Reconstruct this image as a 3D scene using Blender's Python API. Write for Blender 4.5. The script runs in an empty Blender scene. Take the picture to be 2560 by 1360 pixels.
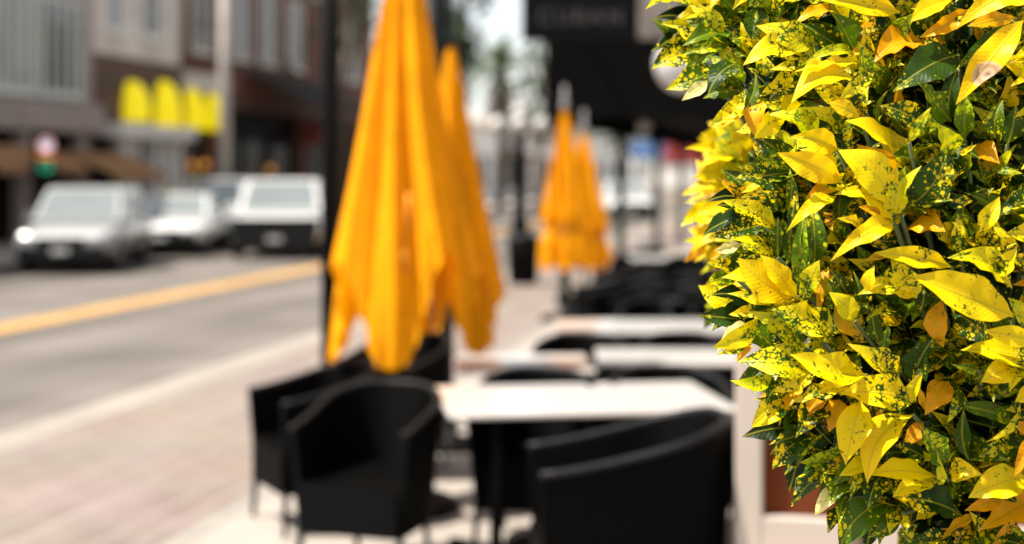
import bpy, bmesh, math, random
from mathutils import Vector, Matrix, Euler
R = math.radians
rnd = random.Random(7)
scene = bpy.context.scene
col = scene.collection

# ------------------------------------------------------------------ camera
CAM_H, FPX, HOR, W2 = 1.8, 3555.0, 425.0, 1280.0
YAW = math.atan2(770, 3555)
FWD = Vector((-math.sin(YAW), math.cos(YAW), 0)); RGT = Vector((math.cos(YAW), math.sin(YAW), 0))
cam = bpy.data.cameras.new('camera'); cam_o = bpy.data.objects.new('camera', cam); col.objects.link(cam_o)
cam_o.location = (0, 0, CAM_H); cam_o.rotation_euler = (R(90), 0, YAW)
cam.sensor_width = 36; cam.lens = 50; cam.shift_y = (HOR - 680) / 2560
cam.clip_start = 0.05; cam.clip_end = 3000
cam.dof.use_dof = True; cam.dof.focus_distance = 1.93; cam.dof.aperture_fstop = 2.05
scene.camera = cam_o

# ------------------------------------------------------------------ light
SUN_EL, SUN_AZ = 61.0, 244.0            # azimuth of the sun, degrees clockwise from +Y
wd = bpy.data.worlds.new('World'); scene.world = wd; wd.use_nodes = True
nt = wd.node_tree; bg = nt.nodes['Background']
sky = nt.nodes.new('ShaderNodeTexSky'); sky.sky_type = 'NISHITA'; sky.sun_disc = False
sky.sun_elevation = R(SUN_EL); sky.sun_rotation = R(SUN_AZ); sky.dust_density = 1.0; sky.air_density = 1.1; sky.ozone_density = 1.0
hs = nt.nodes.new('ShaderNodeHueSaturation'); hs.inputs['Saturation'].default_value = 0.30; hs.inputs['Value'].default_value = 1.0
nt.links.new(sky.outputs[0], hs.inputs['Color']); nt.links.new(hs.outputs[0], bg.inputs[0]); bg.inputs[1].default_value = 0.085
sl = bpy.data.lights.new('sun', 'SUN'); sl.energy = 4.0; sl.angle = R(0.6); sl.color = (1, 0.94, 0.85)
so = bpy.data.objects.new('sun', sl); col.objects.link(so)
sdir = Vector((math.sin(R(SUN_AZ)) * math.cos(R(SUN_EL)), math.cos(R(SUN_AZ)) * math.cos(R(SUN_EL)), math.sin(R(SUN_EL))))
so.rotation_euler = sdir.to_track_quat('Z', 'Y').to_euler()
scene.view_settings.view_transform = 'Standard'; scene.view_settings.look = 'None'
scene.view_settings.gamma = 1; scene.view_settings.exposure = 1.40
scene.cycles.use_denoising = True
scene.cycles.max_bounces = 8; scene.cycles.transparent_max_bounces = 8
scene.cycles.sample_clamp_indirect = 6

# ------------------------------------------------------------------ pixel helpers (photo pixels, 2560 wide -> world)
def P(px, py, d):
    return Vector((0, 0, CAM_H)) + FWD * d + RGT * ((px - W2) / FPX * d) + Vector((0, 0, -(py - HOR) / FPX * d))
def at(px, d, z=0.0):
    v = FWD * d + RGT * ((px - W2) / FPX * d); v.z = z; return v
def on_x(px, X):            # Y of the point on the plane X=const met through column px
    u = (px - W2) / FPX; v = FWD + RGT * u
    return X / v.x * v.y

# ------------------------------------------------------------------ object helpers
def tag(o, label=None, cat=None, group=None, kind=None):
    if label: o['label'] = label
    if cat: o['category'] = cat
    if group: o['group'] = group
    if kind: o['kind'] = kind
    return o
def empty(name, loc=(0, 0, 0), rz=0, label=None, cat=None, group=None):
    o = bpy.data.objects.new(name, None); col.objects.link(o); o.location = loc; o.rotation_euler = (0, 0, rz)
    return tag(o, label, cat, group)
def copy_tree(o, parent=None):
    c = o.copy(); col.objects.link(c)
    if parent: c.parent = parent
    for ch in list(o.children): copy_tree(ch, c)
    return c

class MB:
    def __init__(s): s.v = []; s.f = []; s.sm = []
    def add(s, vs, fs, smooth=False, m=None):
        b = len(s.v)
        for p in vs:
            p = Vector(p)
            s.v.append(m @ p if m else p)
        for f in fs: s.f.append([b + i for i in f]); s.sm.append(smooth)
        return s
    def box(s, x0, x1, y0, y1, z0, z1, m=None):
        vs = [(x, y, z) for z in (z0, z1) for y in (y0, y1) for x in (x0, x1)]
        return s.add(vs, [(0, 2, 3, 1), (4, 5, 7, 6), (0, 1, 5, 4), (2, 6, 7, 3), (0, 4, 6, 2), (1, 3, 7, 5)], False, m)
    def quad(s, a, b, c, d): return s.add([a, b, c, d], [(0, 1, 2, 3)])
    def lathe(s, prof, n=20, m=None, cap=True):
        vs = [(r * math.cos(2 * math.pi * k / n), r * math.sin(2 * math.pi * k / n), z) for r, z in prof for k in range(n)]
        fs = [(i * n + k, i * n + (k + 1) % n, (i + 1) * n + (k + 1) % n, (i + 1) * n + k) for i in range(len(prof) - 1) for k in range(n)]
        if cap: fs += [tuple(range(n - 1, -1, -1)), tuple((len(prof) - 1) * n + k for k in range(n))]
        return s.add(vs, fs, True, m)
    def tube(s, pts, rad, n=8, cap=True):
        pts = [Vector(p) for p in pts]
        if not isinstance(rad, (list, tuple)): rad = [rad] * len(pts)
        vs = []; fs = []; ref = Vector((0, 0, 1))
        for i, p in enumerate(pts):
            t = (pts[min(i + 1, len(pts) - 1)] - pts[max(i - 1, 0)]).normalized()
            a = t.cross(ref)
            if a.length < 0.05: a = t.cross(Vector((1, 0, 0)))
            a.normalize(); b = t.cross(a)
            for k in range(n):
                q = 2 * math.pi * k / n
                vs.append(p + (a * math.cos(q) + b * math.sin(q)) * rad[i])
        for i in range(len(pts) - 1):
            for k in range(n): fs.append((i * n + k, i * n + (k + 1) % n, (i + 1) * n + (k + 1) % n, (i + 1) * n + k))
        if cap: fs += [tuple(range(n - 1, -1, -1)), tuple((len(pts) - 1) * n + k for k in range(n))]
        return s.add(vs, fs, True)
    def ball(s, c, r, n=14, sz=1.0):
        prof = [(max(1e-4, r * math.sin(math.pi * i / n)), -r * sz * math.cos(math.pi * i / n)) for i in range(n + 1)]
        return s.lathe(prof, 18, Matrix.Translation(Vector(c)), cap=False)
    def extrude(s, prof, x0, x1, m=None):     # closed profile in (y,z) extruded along x
        n = len(prof)
        vs = [(x0, y, z) for y, z in prof] + [(x1, y, z) for y, z in prof]
        fs = [(i, (i + 1) % n, n + (i + 1) % n, n + i) for i in range(n)] + [tuple(range(n - 1, -1, -1)), tuple(range(n, 2 * n))]
        return s.add(vs, fs, False, m)
    def build(s, name, mat, parent=None, bevel=0.0, loc=None, rz=None):
        me = bpy.data.meshes.new(name); me.from_pydata([tuple(p) for p in s.v], [], s.f)
        me.polygons.foreach_set('use_smooth', s.sm); me.update()
        bm = bmesh.new(); bm.from_mesh(me); bmesh.ops.recalc_face_normals(bm, faces=bm.faces[:]); bm.to_mesh(me); bm.free()
        if mat: me.materials.append(mat)
        o = bpy.data.objects.new(name, me); col.objects.link(o)
        if parent: o.parent = parent
        if loc is not None: o.location = loc
        if rz is not None: o.rotation_euler = (0, 0, rz)
        if bevel:
            b = o.modifiers.new('bevel', 'BEVEL'); b.width = bevel; b.segments = 2; b.limit_method = 'ANGLE'; b.angle_limit = R(40)
        return o

# ------------------------------------------------------------------ materials
def mat(name, c, rough=0.6, metal=0.0, var=0.15, scale=3.0, bump=0.0, bscale=60, spec=0.5, coat=0.0):
    m = bpy.data.materials.new(name); m.use_nodes = True; t = m.node_tree; b = t.nodes['Principled BSDF']
    b.inputs['Roughness'].default_value = rough; b.inputs['Metallic'].default_value = metal
    b.inputs['Specular IOR Level'].default_value = spec; b.inputs['Coat Weight'].default_value = coat
    tc = t.nodes.new('ShaderNodeTexCoord')
    n = t.nodes.new('ShaderNodeTexNoise'); n.inputs['Scale'].default_value = scale; n.inputs['Detail'].default_value = 5
    t.links.new(tc.outputs['Object'], n.inputs['Vector'])
    rp = t.nodes.new('ShaderNodeValToRGB'); rp.color_ramp.elements[0].position = 0.3; rp.color_ramp.elements[1].position = 0.7
    rp.color_ramp.elements[0].color = (*[x * (1 - var) for x in c], 1); rp.color_ramp.elements[1].color = (*[min(1, x * (1 + var)) for x in c], 1)
    t.links.new(n.outputs['Fac'], rp.inputs[0]); t.links.new(rp.outputs[0], b.inputs['Base Color'])
    if bump:
        n2 = t.nodes.new('ShaderNodeTexNoise'); n2.inputs['Scale'].default_value = bscale; n2.inputs['Detail'].default_value = 3
        t.links.new(tc.outputs['Object'], n2.inputs['Vector'])
        bp = t.nodes.new('ShaderNodeBump'); bp.inputs['Strength'].default_value = bump; bp.inputs['Distance'].default_value = 0.01
        t.links.new(n2.outputs['Fac'], bp.inputs['Height']); t.links.new(bp.outputs[0], b.inputs['Normal'])
    return m
def emit(name, c, s):
    m = bpy.data.materials.new(name); m.use_nodes = True; b = m.node_tree.nodes['Principled BSDF']
    b.inputs['Base Color'].default_value = (*c, 1); b.inputs['Emission Color'].default_value = (*c, 1); b.inputs['Emission Strength'].default_value = s
    return m
def brick_mat(name, c1, c2, mortar, bw, bh, rot=None, msize=0.012, rough=0.85, rows=False):
    m = bpy.data.materials.new(name); m.use_nodes = True; t = m.node_tree; b = t.nodes['Principled BSDF']; b.inputs['Roughness'].default_value = rough
    tc = t.nodes.new('ShaderNodeTexCoord'); mp = t.nodes.new('ShaderNodeMapping')
    if rot: mp.inputs['Rotation'].default_value = rot
    br = t.nodes.new('ShaderNodeTexBrick'); br.inputs['Color1'].default_value = (*c1, 1); br.inputs['Color2'].default_value = (*c2, 1); br.inputs['Mortar'].default_value = (*mortar, 1)
    br.inputs['Scale'].default_value = 1; br.inputs['Brick Width'].default_value = bw; br.inputs['Row Height'].default_value = bh; br.inputs['Mortar Size'].default_value = msize
    t.links.new(tc.outputs['Object'], mp.inputs[0]); t.links.new(mp.outputs[0], br.inputs['Vector'])
    n = t.nodes.new('ShaderNodeTexNoise'); n.inputs['Scale'].default_value = 0.9; n.inputs['Detail'].default_value = 6
    t.links.new(tc.outputs['Object'], n.inputs['Vector'])
    mx = t.nodes.new('ShaderNodeMix'); mx.data_type = 'RGBA'; mx.blend_type = 'MULTIPLY'; mx.inputs[0].default_value = 0.5
    t.links.new(br.outputs['Color'], mx.inputs[6]); t.links.new(n.outputs['Color'], mx.inputs[7])
    mr = t.nodes.new('ShaderNodeMix'); mr.data_type = 'RGBA'; mr.inputs[0].default_value = 0.55
    t.links.new(mx.outputs[2], mr.inputs[6]); t.links.new(br.outputs['Color'], mr.inputs[7])
    last = mr.outputs[2]
    if rows:                                # worn and soiled strips along the courses
        m2 = t.nodes.new('ShaderNodeMapping'); m2.inputs['Scale'].default_value = (5.0, 0.22, 1); t.links.new(tc.outputs['Object'], m2.inputs[0])
        n3 = t.nodes.new('ShaderNodeTexNoise'); n3.inputs['Scale'].default_value = 1.0; n3.inputs['Detail'].default_value = 4; t.links.new(m2.outputs[0], n3.inputs['Vector'])
        r3 = t.nodes.new('ShaderNodeValToRGB'); r3.color_ramp.elements[0].position = 0.35; r3.color_ramp.elements[1].position = 0.65
        r3.color_ramp.elements[0].color = (0.84, 0.81, 0.79, 1); r3.color_ramp.elements[1].color = (1, 1, 1, 1); t.links.new(n3.outputs['Fac'], r3.inputs[0])
        m4 = t.nodes.new('ShaderNodeMix'); m4.data_type = 'RGBA'; m4.blend_type = 'MULTIPLY'; m4.inputs[0].default_value = 1.0
        t.links.new(last, m4.inputs[6]); t.links.new(r3.outputs[0], m4.inputs[7]); last = m4.outputs[2]
    t.links.new(last, b.inputs['Base Color'])
    return m

def wicker_mat():
    m = bpy.data.materials.new('black_wicker'); m.use_nodes = True; t = m.node_tree; b = t.nodes['Principled BSDF']
    b.inputs['Base Color'].default_value = (0.0018, 0.0018, 0.0017, 1); b.inputs['Roughness'].default_value = 0.5; b.inputs['Specular IOR Level'].default_value = 0.035
    tc = t.nodes.new('ShaderNodeTexCoord')
    w1 = t.nodes.new('ShaderNodeTexWave'); w1.wave_type = 'BANDS'; w1.bands_direction = 'Z'; w1.inputs['Scale'].default_value = 28; w1.inputs['Distortion'].default_value = 0.6
    w2 = t.nodes.new('ShaderNodeTexWave'); w2.wave_type = 'BANDS'; w2.bands_direction = 'DIAGONAL'; w2.inputs['Scale'].default_value = 16; w2.inputs['Distortion'].default_value = 0.6
    t.links.new(tc.outputs['Object'], w1.inputs[0]); t.links.new(tc.outputs['Object'], w2.inputs[0])
    mu = t.nodes.new('ShaderNodeMath'); mu.operation = 'MULTIPLY'; t.links.new(w1.outputs['Fac'], mu.inputs[0]); t.links.new(w2.outputs['Fac'], mu.inputs[1])
    bp = t.nodes.new('ShaderNodeBump'); bp.inputs['Strength'].default_value = 0.8; bp.inputs['Distance'].default_value = 0.006
    t.links.new(mu.outputs[0], bp.inputs['Height']); t.links.new(bp.outputs[0], b.inputs['Normal'])
    return m
def fabric_mat(name, c, trans=0.35):
    m = bpy.data.materials.new(name); m.use_nodes = True; t = m.node_tree; b = t.nodes['Principled BSDF']; out = t.nodes['Material Output']
    b.inputs['Roughness'].default_value = 0.85; b.inputs['Specular IOR Level'].default_value = 0.15
    tc = t.nodes.new('ShaderNodeTexCoord'); n = t.nodes.new('ShaderNodeTexNoise'); n.inputs['Scale'].default_value = 5; n.inputs['Detail'].default_value = 6
    t.links.new(tc.outputs['Object'], n.inputs['Vector'])
    rp = t.nodes.new('ShaderNodeValToRGB'); rp.color_ramp.elements[0].color = (*[x * 0.84 for x in c], 1); rp.color_ramp.elements[0].position = 0.3; rp.color_ramp.elements[1].position = 0.62; rp.color_ramp.elements[1].color = (*[min(1, x * 1.06) for x in c], 1)
    t.links.new(n.outputs['Fac'], rp.inputs[0]); t.links.new(rp.outputs[0], b.inputs['Base Color'])
    tr = t.nodes.new('ShaderNodeBsdfTranslucent'); t.links.new(rp.outputs[0], tr.inputs[0])
    mx = t.nodes.new('ShaderNodeMixShader'); mx.inputs[0].default_value = trans
    t.links.new(b.outputs[0], mx.inputs[1]); t.links.new(tr.outputs[0], mx.inputs[2]); t.links.new(mx.outputs[0], out.inputs[0])
    return m
def road_mat():
    m = bpy.data.materials.new('asphalt'); m.use_nodes = True; t = m.node_tree; b = t.nodes['Principled BSDF']; b.inputs['Roughness'].default_value = 0.9
    tc = t.nodes.new('ShaderNodeTexCoord'); mp = t.nodes.new('ShaderNodeMapping'); mp.inputs['Scale'].default_value = (1.0, 0.03, 1)
    n = t.nodes.new('ShaderNodeTexNoise'); n.inputs['Scale'].default_value = 0.75; n.inputs['Detail'].default_value = 3
    t.links.new(tc.outputs['Object'], mp.inputs[0]); t.links.new(mp.outputs[0], n.inputs['Vector'])
    rp = t.nodes.new('ShaderNodeValToRGB'); rp.color_ramp.elements[0].position = 0.32; rp.color_ramp.elements[1].position = 0.68
    rp.color_ramp.elements[0].color = (0.08, 0.067, 0.056, 1); rp.color_ramp.elements[1].color = (0.168, 0.148, 0.128, 1)
    t.links.new(n.outputs['Fac'], rp.inputs[0])
    pz = t.nodes.new('ShaderNodeTexNoise'); pz.inputs['Scale'].default_value = 0.55; pz.inputs['Detail'].default_value = 5; t.links.new(tc.outputs['Object'], pz.inputs['Vector'])
    pr = t.nodes.new('ShaderNodeValToRGB'); pr.color_ramp.elements[0].position = 0.38; pr.color_ramp.elements[1].position = 0.58; pr.color_ramp.elements[0].color = (0.74, 0.72, 0.70, 1); pr.color_ramp.elements[1].color = (1, 1, 1, 1); t.links.new(pz.outputs['Fac'], pr.inputs[0])
    pm = t.nodes.new('ShaderNodeMix'); pm.data_type = 'RGBA'; pm.blend_type = 'MULTIPLY'; pm.inputs[0].default_value = 1.0; t.links.new(rp.outputs[0], pm.inputs[6]); t.links.new(pr.outputs[0], pm.inputs[7])
    g = t.nodes.new('ShaderNodeTexNoise'); g.inputs['Scale'].default_value = 60; g.inputs['Detail'].default_value = 4
    t.links.new(tc.outputs['Object'], g.inputs['Vector'])
    mx = t.nodes.new('ShaderNodeMix'); mx.data_type = 'RGBA'; mx.blend_type = 'OVERLAY'; mx.inputs[0].default_value = 0.35
    t.links.new(pm.outputs[2], mx.inputs[6]); t.links.new(g.outputs['Fac'], mx.inputs[7]); t.links.new(mx.outputs[2], b.inputs['Base Color'])
    return m

def leaf_mat():
    m = bpy.data.materials.new('variegated_leaf'); m.use_nodes = True; t = m.node_tree; b = t.nodes['Principled BSDF']; out = t.nodes['Material Output']
    L = t.links.new
    def N(k): return t.nodes.new(k)
    def math_(op, a, bb=None, cc=None, clamp=False):
        n = N('ShaderNodeMath'); n.operation = op; n.use_clamp = clamp
        for i, x in enumerate((a, bb, cc)):
            if x is None: continue
            if isinstance(x, (int, float)): n.inputs[i].default_value = x
            else: L(x, n.inputs[i])
        return n.outputs[0]
    def mixc(f, a, bb):
        n = N('ShaderNodeMix'); n.data_type = 'RGBA'
        if isinstance(f, (int, float)): n.inputs[0].default_value = f
        else: L(f, n.inputs[0])
        for i, x in ((6, a), (7, bb)):
            if isinstance(x, tuple): n.inputs[i].default_value = (*x, 1)
            else: L(x, n.inputs[i])
        return n.outputs[2]
    uv = N('ShaderNodeUVMap'); uv.uv_map = 'leaf_uv'
    at_ = N('ShaderNodeAttribute'); at_.attribute_name = 'leaf_kind'
    sp = N('ShaderNodeSeparateColor'); L(at_.outputs['Color'], sp.inputs[0])
    yel, hue, seed = sp.outputs[0], sp.outputs[1], sp.outputs[2]; pale = at_.outputs['Alpha']
    sx = N('ShaderNodeSeparateXYZ'); L(uv.outputs[0], sx.inputs[0])
    u, v = sx.outputs[0], sx.outputs[1]
    cb = N('ShaderNodeCombineXYZ'); L(u, cb.inputs[0]); L(v, cb.inputs[1]); L(math_('MULTIPLY', seed, 61.0), cb.inputs[2])
    vec = cb.outputs[0]
    nd = N('ShaderNodeTexNoise'); nd.inputs['Scale'].default_value = 9; nd.inputs['Detail'].default_value = 2; L(vec, nd.inputs['Vector'])
    wv = N('ShaderNodeVectorMath'); wv.operation = 'MULTIPLY_ADD'; L(nd.outputs['Color'], wv.inputs[0]); wv.inputs[1].default_value = (0.06, 0.06, 0.0); L(vec, wv.inputs[2])
    vo = N('ShaderNodeTexVoronoi'); vo.inputs['Scale'].default_value = 13; vo.inputs['Randomness'].default_value = 1; L(wv.outputs[0], vo.inputs['Vector'])
    vo2 = N('ShaderNodeTexVoronoi'); vo2.inputs['Scale'].default_value = 27; L(wv.outputs[0], vo2.inputs['Vector'])
    nl = N('ShaderNodeTexNoise'); nl.inputs['Scale'].default_value = 2.6; nl.inputs['Detail'].default_value = 1.5; L(vec, nl.inputs['Vector'])
    vs = N('ShaderNodeSeparateColor'); L(vo.outputs['Color'], vs.inputs[0])
    big = math_('ADD', math_('MULTIPLY', vo.outputs['Distance'], 0.95), math_('MULTIPLY', vs.outputs[0], 0.28))
    small = math_('ADD', math_('MULTIPLY', vo2.outputs['Distance'], 0.9), 0.22)
    fld = math_('MINIMUM', big, small)
    fld = math_('ADD', fld, math_('MULTIPLY', math_('SUBTRACT', nl.outputs['Fac'], 0.5), 1.1))
    # the tip and the blade's middle turn yellow first, base and margin keep their green longest
    vv = N('ShaderNodeAttribute'); vv.attribute_name = 'leaf_pos'
    ps = N('ShaderNodeSeparateColor'); L(vv.outputs['Color'], ps.inputs[0])
    fld = math_('ADD', fld, math_('MULTIPLY', math_('SUBTRACT', 0.5, ps.outputs[1]), 0.25))
    msk = math_('MULTIPLY_ADD', math_('SUBTRACT', math_('MULTIPLY_ADD', yel, 1.25, -0.12), fld), 6.0, 0.5, True)
    # colours
    rp = N('ShaderNodeValToRGB'); e = rp.color_ramp.elements
    e[0].position = 0.0; e[0].color = (0.42, 0.50, 0.002, 1); e[1].position = 1.0; e[1].color = (0.70, 0.27, 0.001, 1)
    x = e.new(0.35); x.color = (0.80, 0.62, 0.001, 1); x = e.new(0.65); x.color = (0.88, 0.50, 0.001, 1)
    nh = N('ShaderNodeTexNoise'); nh.inputs['Scale'].default_value = 3.5; nh.inputs['Detail'].default_value = 4; L(vec, nh.inputs['Vector'])
    L(math_('ADD', hue, math_('MULTIPLY', math_('SUBTRACT', nh.outputs['Fac'], 0.5), 0.35)), rp.inputs[0])
    nq = N('ShaderNodeTexNoise'); nq.inputs['Scale'].default_value = 1.7; nq.inputs['Detail'].default_value = 3; L(wv.outputs[0], nq.inputs['Vector'])
    limy = math_('MULTIPLY', math_('SUBTRACT', nq.outputs['Fac'], 0.50, None, True), math_('MULTIPLY', math_('SUBTRACT', 1.02, yel, None, True), 9.0), None, True)
    yc = mixc(math_('MULTIPLY', pale, 0.75), rp.outputs[0], (0.92, 0.84, 0.42))
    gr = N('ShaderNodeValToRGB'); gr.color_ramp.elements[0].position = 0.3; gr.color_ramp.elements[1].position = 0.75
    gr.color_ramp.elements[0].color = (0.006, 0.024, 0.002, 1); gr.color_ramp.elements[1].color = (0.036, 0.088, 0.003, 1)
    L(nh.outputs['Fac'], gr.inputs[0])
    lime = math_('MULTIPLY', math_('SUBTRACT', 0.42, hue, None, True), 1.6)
    old = mixc(math_('MULTIPLY_ADD', yel, 4.0, -0.40, True), (0.0035, 0.012, 0.0015), gr.outputs[0])  # darkest green also puts the crown's inner shade into old leaves' colour
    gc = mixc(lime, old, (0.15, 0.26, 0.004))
    edge = math_('MULTIPLY', math_('SUBTRACT', 1.0, math_('ABSOLUTE', math_('MULTIPLY_ADD', msk, 2.0, -1.0))), 0.35)
    yc = mixc(math_('MULTIPLY', limy, 0.8), yc, (0.22, 0.33, 0.003)); base = mixc(msk, gc, yc)
    base = mixc(edge, base, (0.28, 0.36, 0.008))
    # midrib and side veins
    rib = math_('SUBTRACT', 1.0, math_('MULTIPLY', math_('ABSOLUTE', u), 55.0), None, True)
    base = mixc(math_('MULTIPLY', rib, 0.55), base, (0.45, 0.42, 0.03))
    wav = N('ShaderNodeTexWave'); wav.wave_type = 'BANDS'; wav.bands_direction = 'Y'; wav.inputs['Scale'].default_value = 4.5; wav.inputs['Distortion'].default_value = 1.2
    cv = N('ShaderNodeCombineXYZ'); L(u, cv.inputs[0]); L(math_('SUBTRACT', v, math_('MULTIPLY', math_('ABSOLUTE', u), 0.9)), cv.inputs[1]); L(seed, cv.inputs[2]); L(cv.outputs[0], wav.inputs[0])
    # one leaf carries a dry brown blotch
    dx = math_('SUBTRACT', u, -0.10); dy = math_('SUBTRACT', v, 0.99)
    rr = math_('SQRT', math_('ADD', math_('MULTIPLY', dx, dx), math_('MULTIPLY', dy, dy)))
    isb = math_('GREATER_THAN', seed, 1.5)
    bl = math_('MULTIPLY', isb, math_('MULTIPLY', math_('SUBTRACT', 0.19, rr), 40.0, None, True))
    ring = N('ShaderNodeValToRGB'); ring.color_ramp.elements[0].color = (0.10, 0.045, 0.02, 1); ring.color_ramp.elements[1].color = (0.60, 0.40, 0.24, 1)
    ring.color_ramp.elements[1].position = 0.35; q = ring.color_ramp.elements.new(0.62); q.color = (0.42, 0.24, 0.11, 1); q = ring.color_ramp.elements.new(0.9); q.color = (0.66, 0.46, 0.26, 1)
    L(math_('MULTIPLY', rr, 5.2), ring.inputs[0])
    base = mixc(bl, base, ring.outputs[0])
    L(base, b.inputs['Base Color']); b.inputs['Roughness'].default_value = 0.42; b.inputs['Specular IOR Level'].default_value = 0.2
    bp = N('ShaderNodeBump'); bp.inputs['Strength'].default_value = 0.35; bp.inputs['Distance'].default_value = 0.002
    L(math_('ADD', math_('ADD', math_('MULTIPLY', wav.outputs['Fac'], 0.22), math_('MULTIPLY', rib, 0.8)), math_('MULTIPLY', nh.outputs['Fac'], 2.2)), bp.inputs['Height']); L(bp.outputs[0], b.inputs['Normal'])
    tr = N('ShaderNodeBsdfTranslucent'); L(base, tr.inputs[0])
    mx = N('ShaderNodeMixShader'); mx.inputs[0].default_value = 0.37
    L(b.outputs[0], mx.inputs[1]); L(tr.outputs[0], mx.inputs[2]); L(mx.outputs[0], out.inputs[0])
    return m

M = dict(
    pole_grey=mat('weathered_pole', (0.40, 0.36, 0.32), 0.8, 0, 0.15, 3),
    rim=mat('black_rattan_rim', (0.007, 0.007, 0.007), 0.42, 0, 0.3, 30, 0.3, 120, spec=0.16),
    wicker=wicker_mat(), leaf=leaf_mat(), asphalt=road_mat(),
    stem=mat('green_stem', (0.06, 0.09, 0.02), 0.6), bark=mat('grey_bark', (0.12, 0.09, 0.06), 0.9, bump=0.5, bscale=40),
    yellow_cloth=fabric_mat('yellow_canvas', (0.94, 0.385, 0.002), 0.32),
    black_metal=mat('black_metal', (0.0035, 0.0035, 0.0035), 0.5, 0.0, 0.2, spec=0.10), green_metal=mat('dark_green_metal', (0.006, 0.013, 0.010), 0.6, spec=0.15),
    grey_metal=mat('grey_metal', (0.32, 0.30, 0.28), 0.45, 0.6), alu=mat('brushed_metal', (0.55, 0.54, 0.52), 0.35, 0.9),
    white_top=mat('white_tabletop', (0.52, 0.495, 0.465), 0.22, 0, 0.04, 8, coat=0.3),
    concrete=mat('pale_concrete', (0.30, 0.265, 0.228), 0.85, 0, 0.10, 1.2, 0.15, 50), kerb=mat('kerb_concrete', (0.245, 0.215, 0.18), 0.85, 0, 0.12, 2, 0.2, 40),
    earth=mat('bare_ground', (0.22, 0.19, 0.15), 0.95, 0, 0.2, 0.3),
    pavers=brick_mat('pink_pavers', (0.235, 0.188, 0.158), (0.20, 0.155, 0.129), (0.27, 0.23, 0.20), 0.40, 0.20, (0, 0, R(90)), 0.014, rows=True),
    line=mat('yellow_road_paint', (0.52, 0.28, 0.065), 0.7, 0, 0.12, 4),
    red_brick=brick_mat('red_brick', (0.22, 0.075, 0.045), (0.12, 0.045, 0.03), (0.20, 0.14, 0.11), 0.22, 0.075, (R(90), 0, R(90))),
    brown_brick=brick_mat('brown_brick', (0.15, 0.085, 0.06), (0.10, 0.06, 0.045), (0.17, 0.13, 0.11), 0.22, 0.075, (R(90), 0, R(90))),
    stucco=mat('pale_stucco', (0.70, 0.63, 0.56), 0.9, 0, 0.16, 0.9, 0.2, 20), mauve=mat('mauve_stone', (0.34, 0.28, 0.255), 0.85, 0, 0.12, 1.0),
    cream=mat('cream_stone', (0.44, 0.37, 0.315), 0.8, 0, 0.06, 2, 0.1, 60), terracotta=mat('terracotta_panel', (0.13, 0.032, 0.010), 0.8, 0, 0.15, 6, 0.1, 90, spec=0.1),
    taupe=mat('taupe_render', (0.20, 0.165, 0.14), 0.9, 0, 0.10, 1.3), white_paint=mat('white_paint', (0.78, 0.76, 0.72), 0.5, 0, 0.05),
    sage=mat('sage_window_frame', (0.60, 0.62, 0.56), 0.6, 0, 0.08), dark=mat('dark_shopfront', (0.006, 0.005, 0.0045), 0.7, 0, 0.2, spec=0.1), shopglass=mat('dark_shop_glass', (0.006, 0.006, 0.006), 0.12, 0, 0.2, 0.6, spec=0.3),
    glass=mat('window_glass', (0.03, 0.04, 0.045), 0.06, 0, 0.1, 0.6, spec=0.9), paleglass=mat('curtained_glass', (0.30, 0.33, 0.30), 0.15, 0, 0.3, 0.8, spec=0.8),
    awn_tan=fabric_mat('tan_canvas', (0.50, 0.28, 0.14), 0.3), awn_yellow=fabric_mat('bright_yellow_canvas', (0.98, 0.84, 0.002), 0.45), glow_awn=emit('yellow_awning_added_glow', (0.90, 0.72, 0.002), 0.22),  # dome awnings: a glow of their own is added to brighten the shaded cloth
    awn_grey=fabric_mat('slate_canvas', (0.03, 0.033, 0.031), 0.03), awn_red=fabric_mat('red_canvas', (0.24, 0.04, 0.04), 0.2), blue=fabric_mat('blue_canvas', (0.05, 0.10, 0.22), 0.2),
    black_cloth=mat('black_canvas', (0.0025, 0.0025, 0.0025), 0.9, 0, 0.2, spec=0.05), sign_black=mat('sign_black', (0.003, 0.003, 0.003), 0.6, spec=0.08), windscreen=mat('windscreen_sky_tone', (0.16, 0.18, 0.175), 0.08, 0, 0.12, 0.8, spec=1.0, coat=1.0), letter=mat('sign_letter_grey', (0.05, 0.046, 0.044), 0.6, 0, 0.3, 20),  # windscreen: pale base colour stands in for reflected sky
    car_white=mat('white_car_paint', (0.74, 0.74, 0.72), 0.18, 0, 0.02, coat=0.8), car_silver=mat('silver_car_paint', (0.55, 0.55, 0.53), 0.22, 0.35, 0.02, coat=0.8), car_grey=mat('grey_car_paint', (0.18, 0.18, 0.18), 0.2, 0.4, 0.02, coat=0.8),
    rubber=mat('tyre_rubber', (0.012, 0.012, 0.012), 0.85), plastic=mat('black_plastic', (0.006, 0.006, 0.006), 0.5, spec=0.2), lens=mat('lamp_lens', (0.30, 0.31, 0.31), 0.45, 0, 0.05),
    plate=mat('plate_white', (0.6, 0.6, 0.58), 0.4), soil=mat('potting_soil', (0.035, 0.024, 0.016), 0.95), pot=mat('terracotta_pot', (0.32, 0.13, 0.07), 0.8, 0, 0.12, 5),
    treeleaf=mat('tree_leaf', (0.035, 0.062, 0.012), 0.6, 0, 0.4, 0.9), palmleaf=mat('palm_leaf', (0.09, 0.14, 0.025), 0.6, 0, 0.3, 1.5), deadleaf=mat('dry_palm_leaf', (0.17, 0.12, 0.06), 0.9),
    globe=mat('milky_globe', (0.50, 0.48, 0.46), 0.3, 0, 0.02),
)

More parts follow.
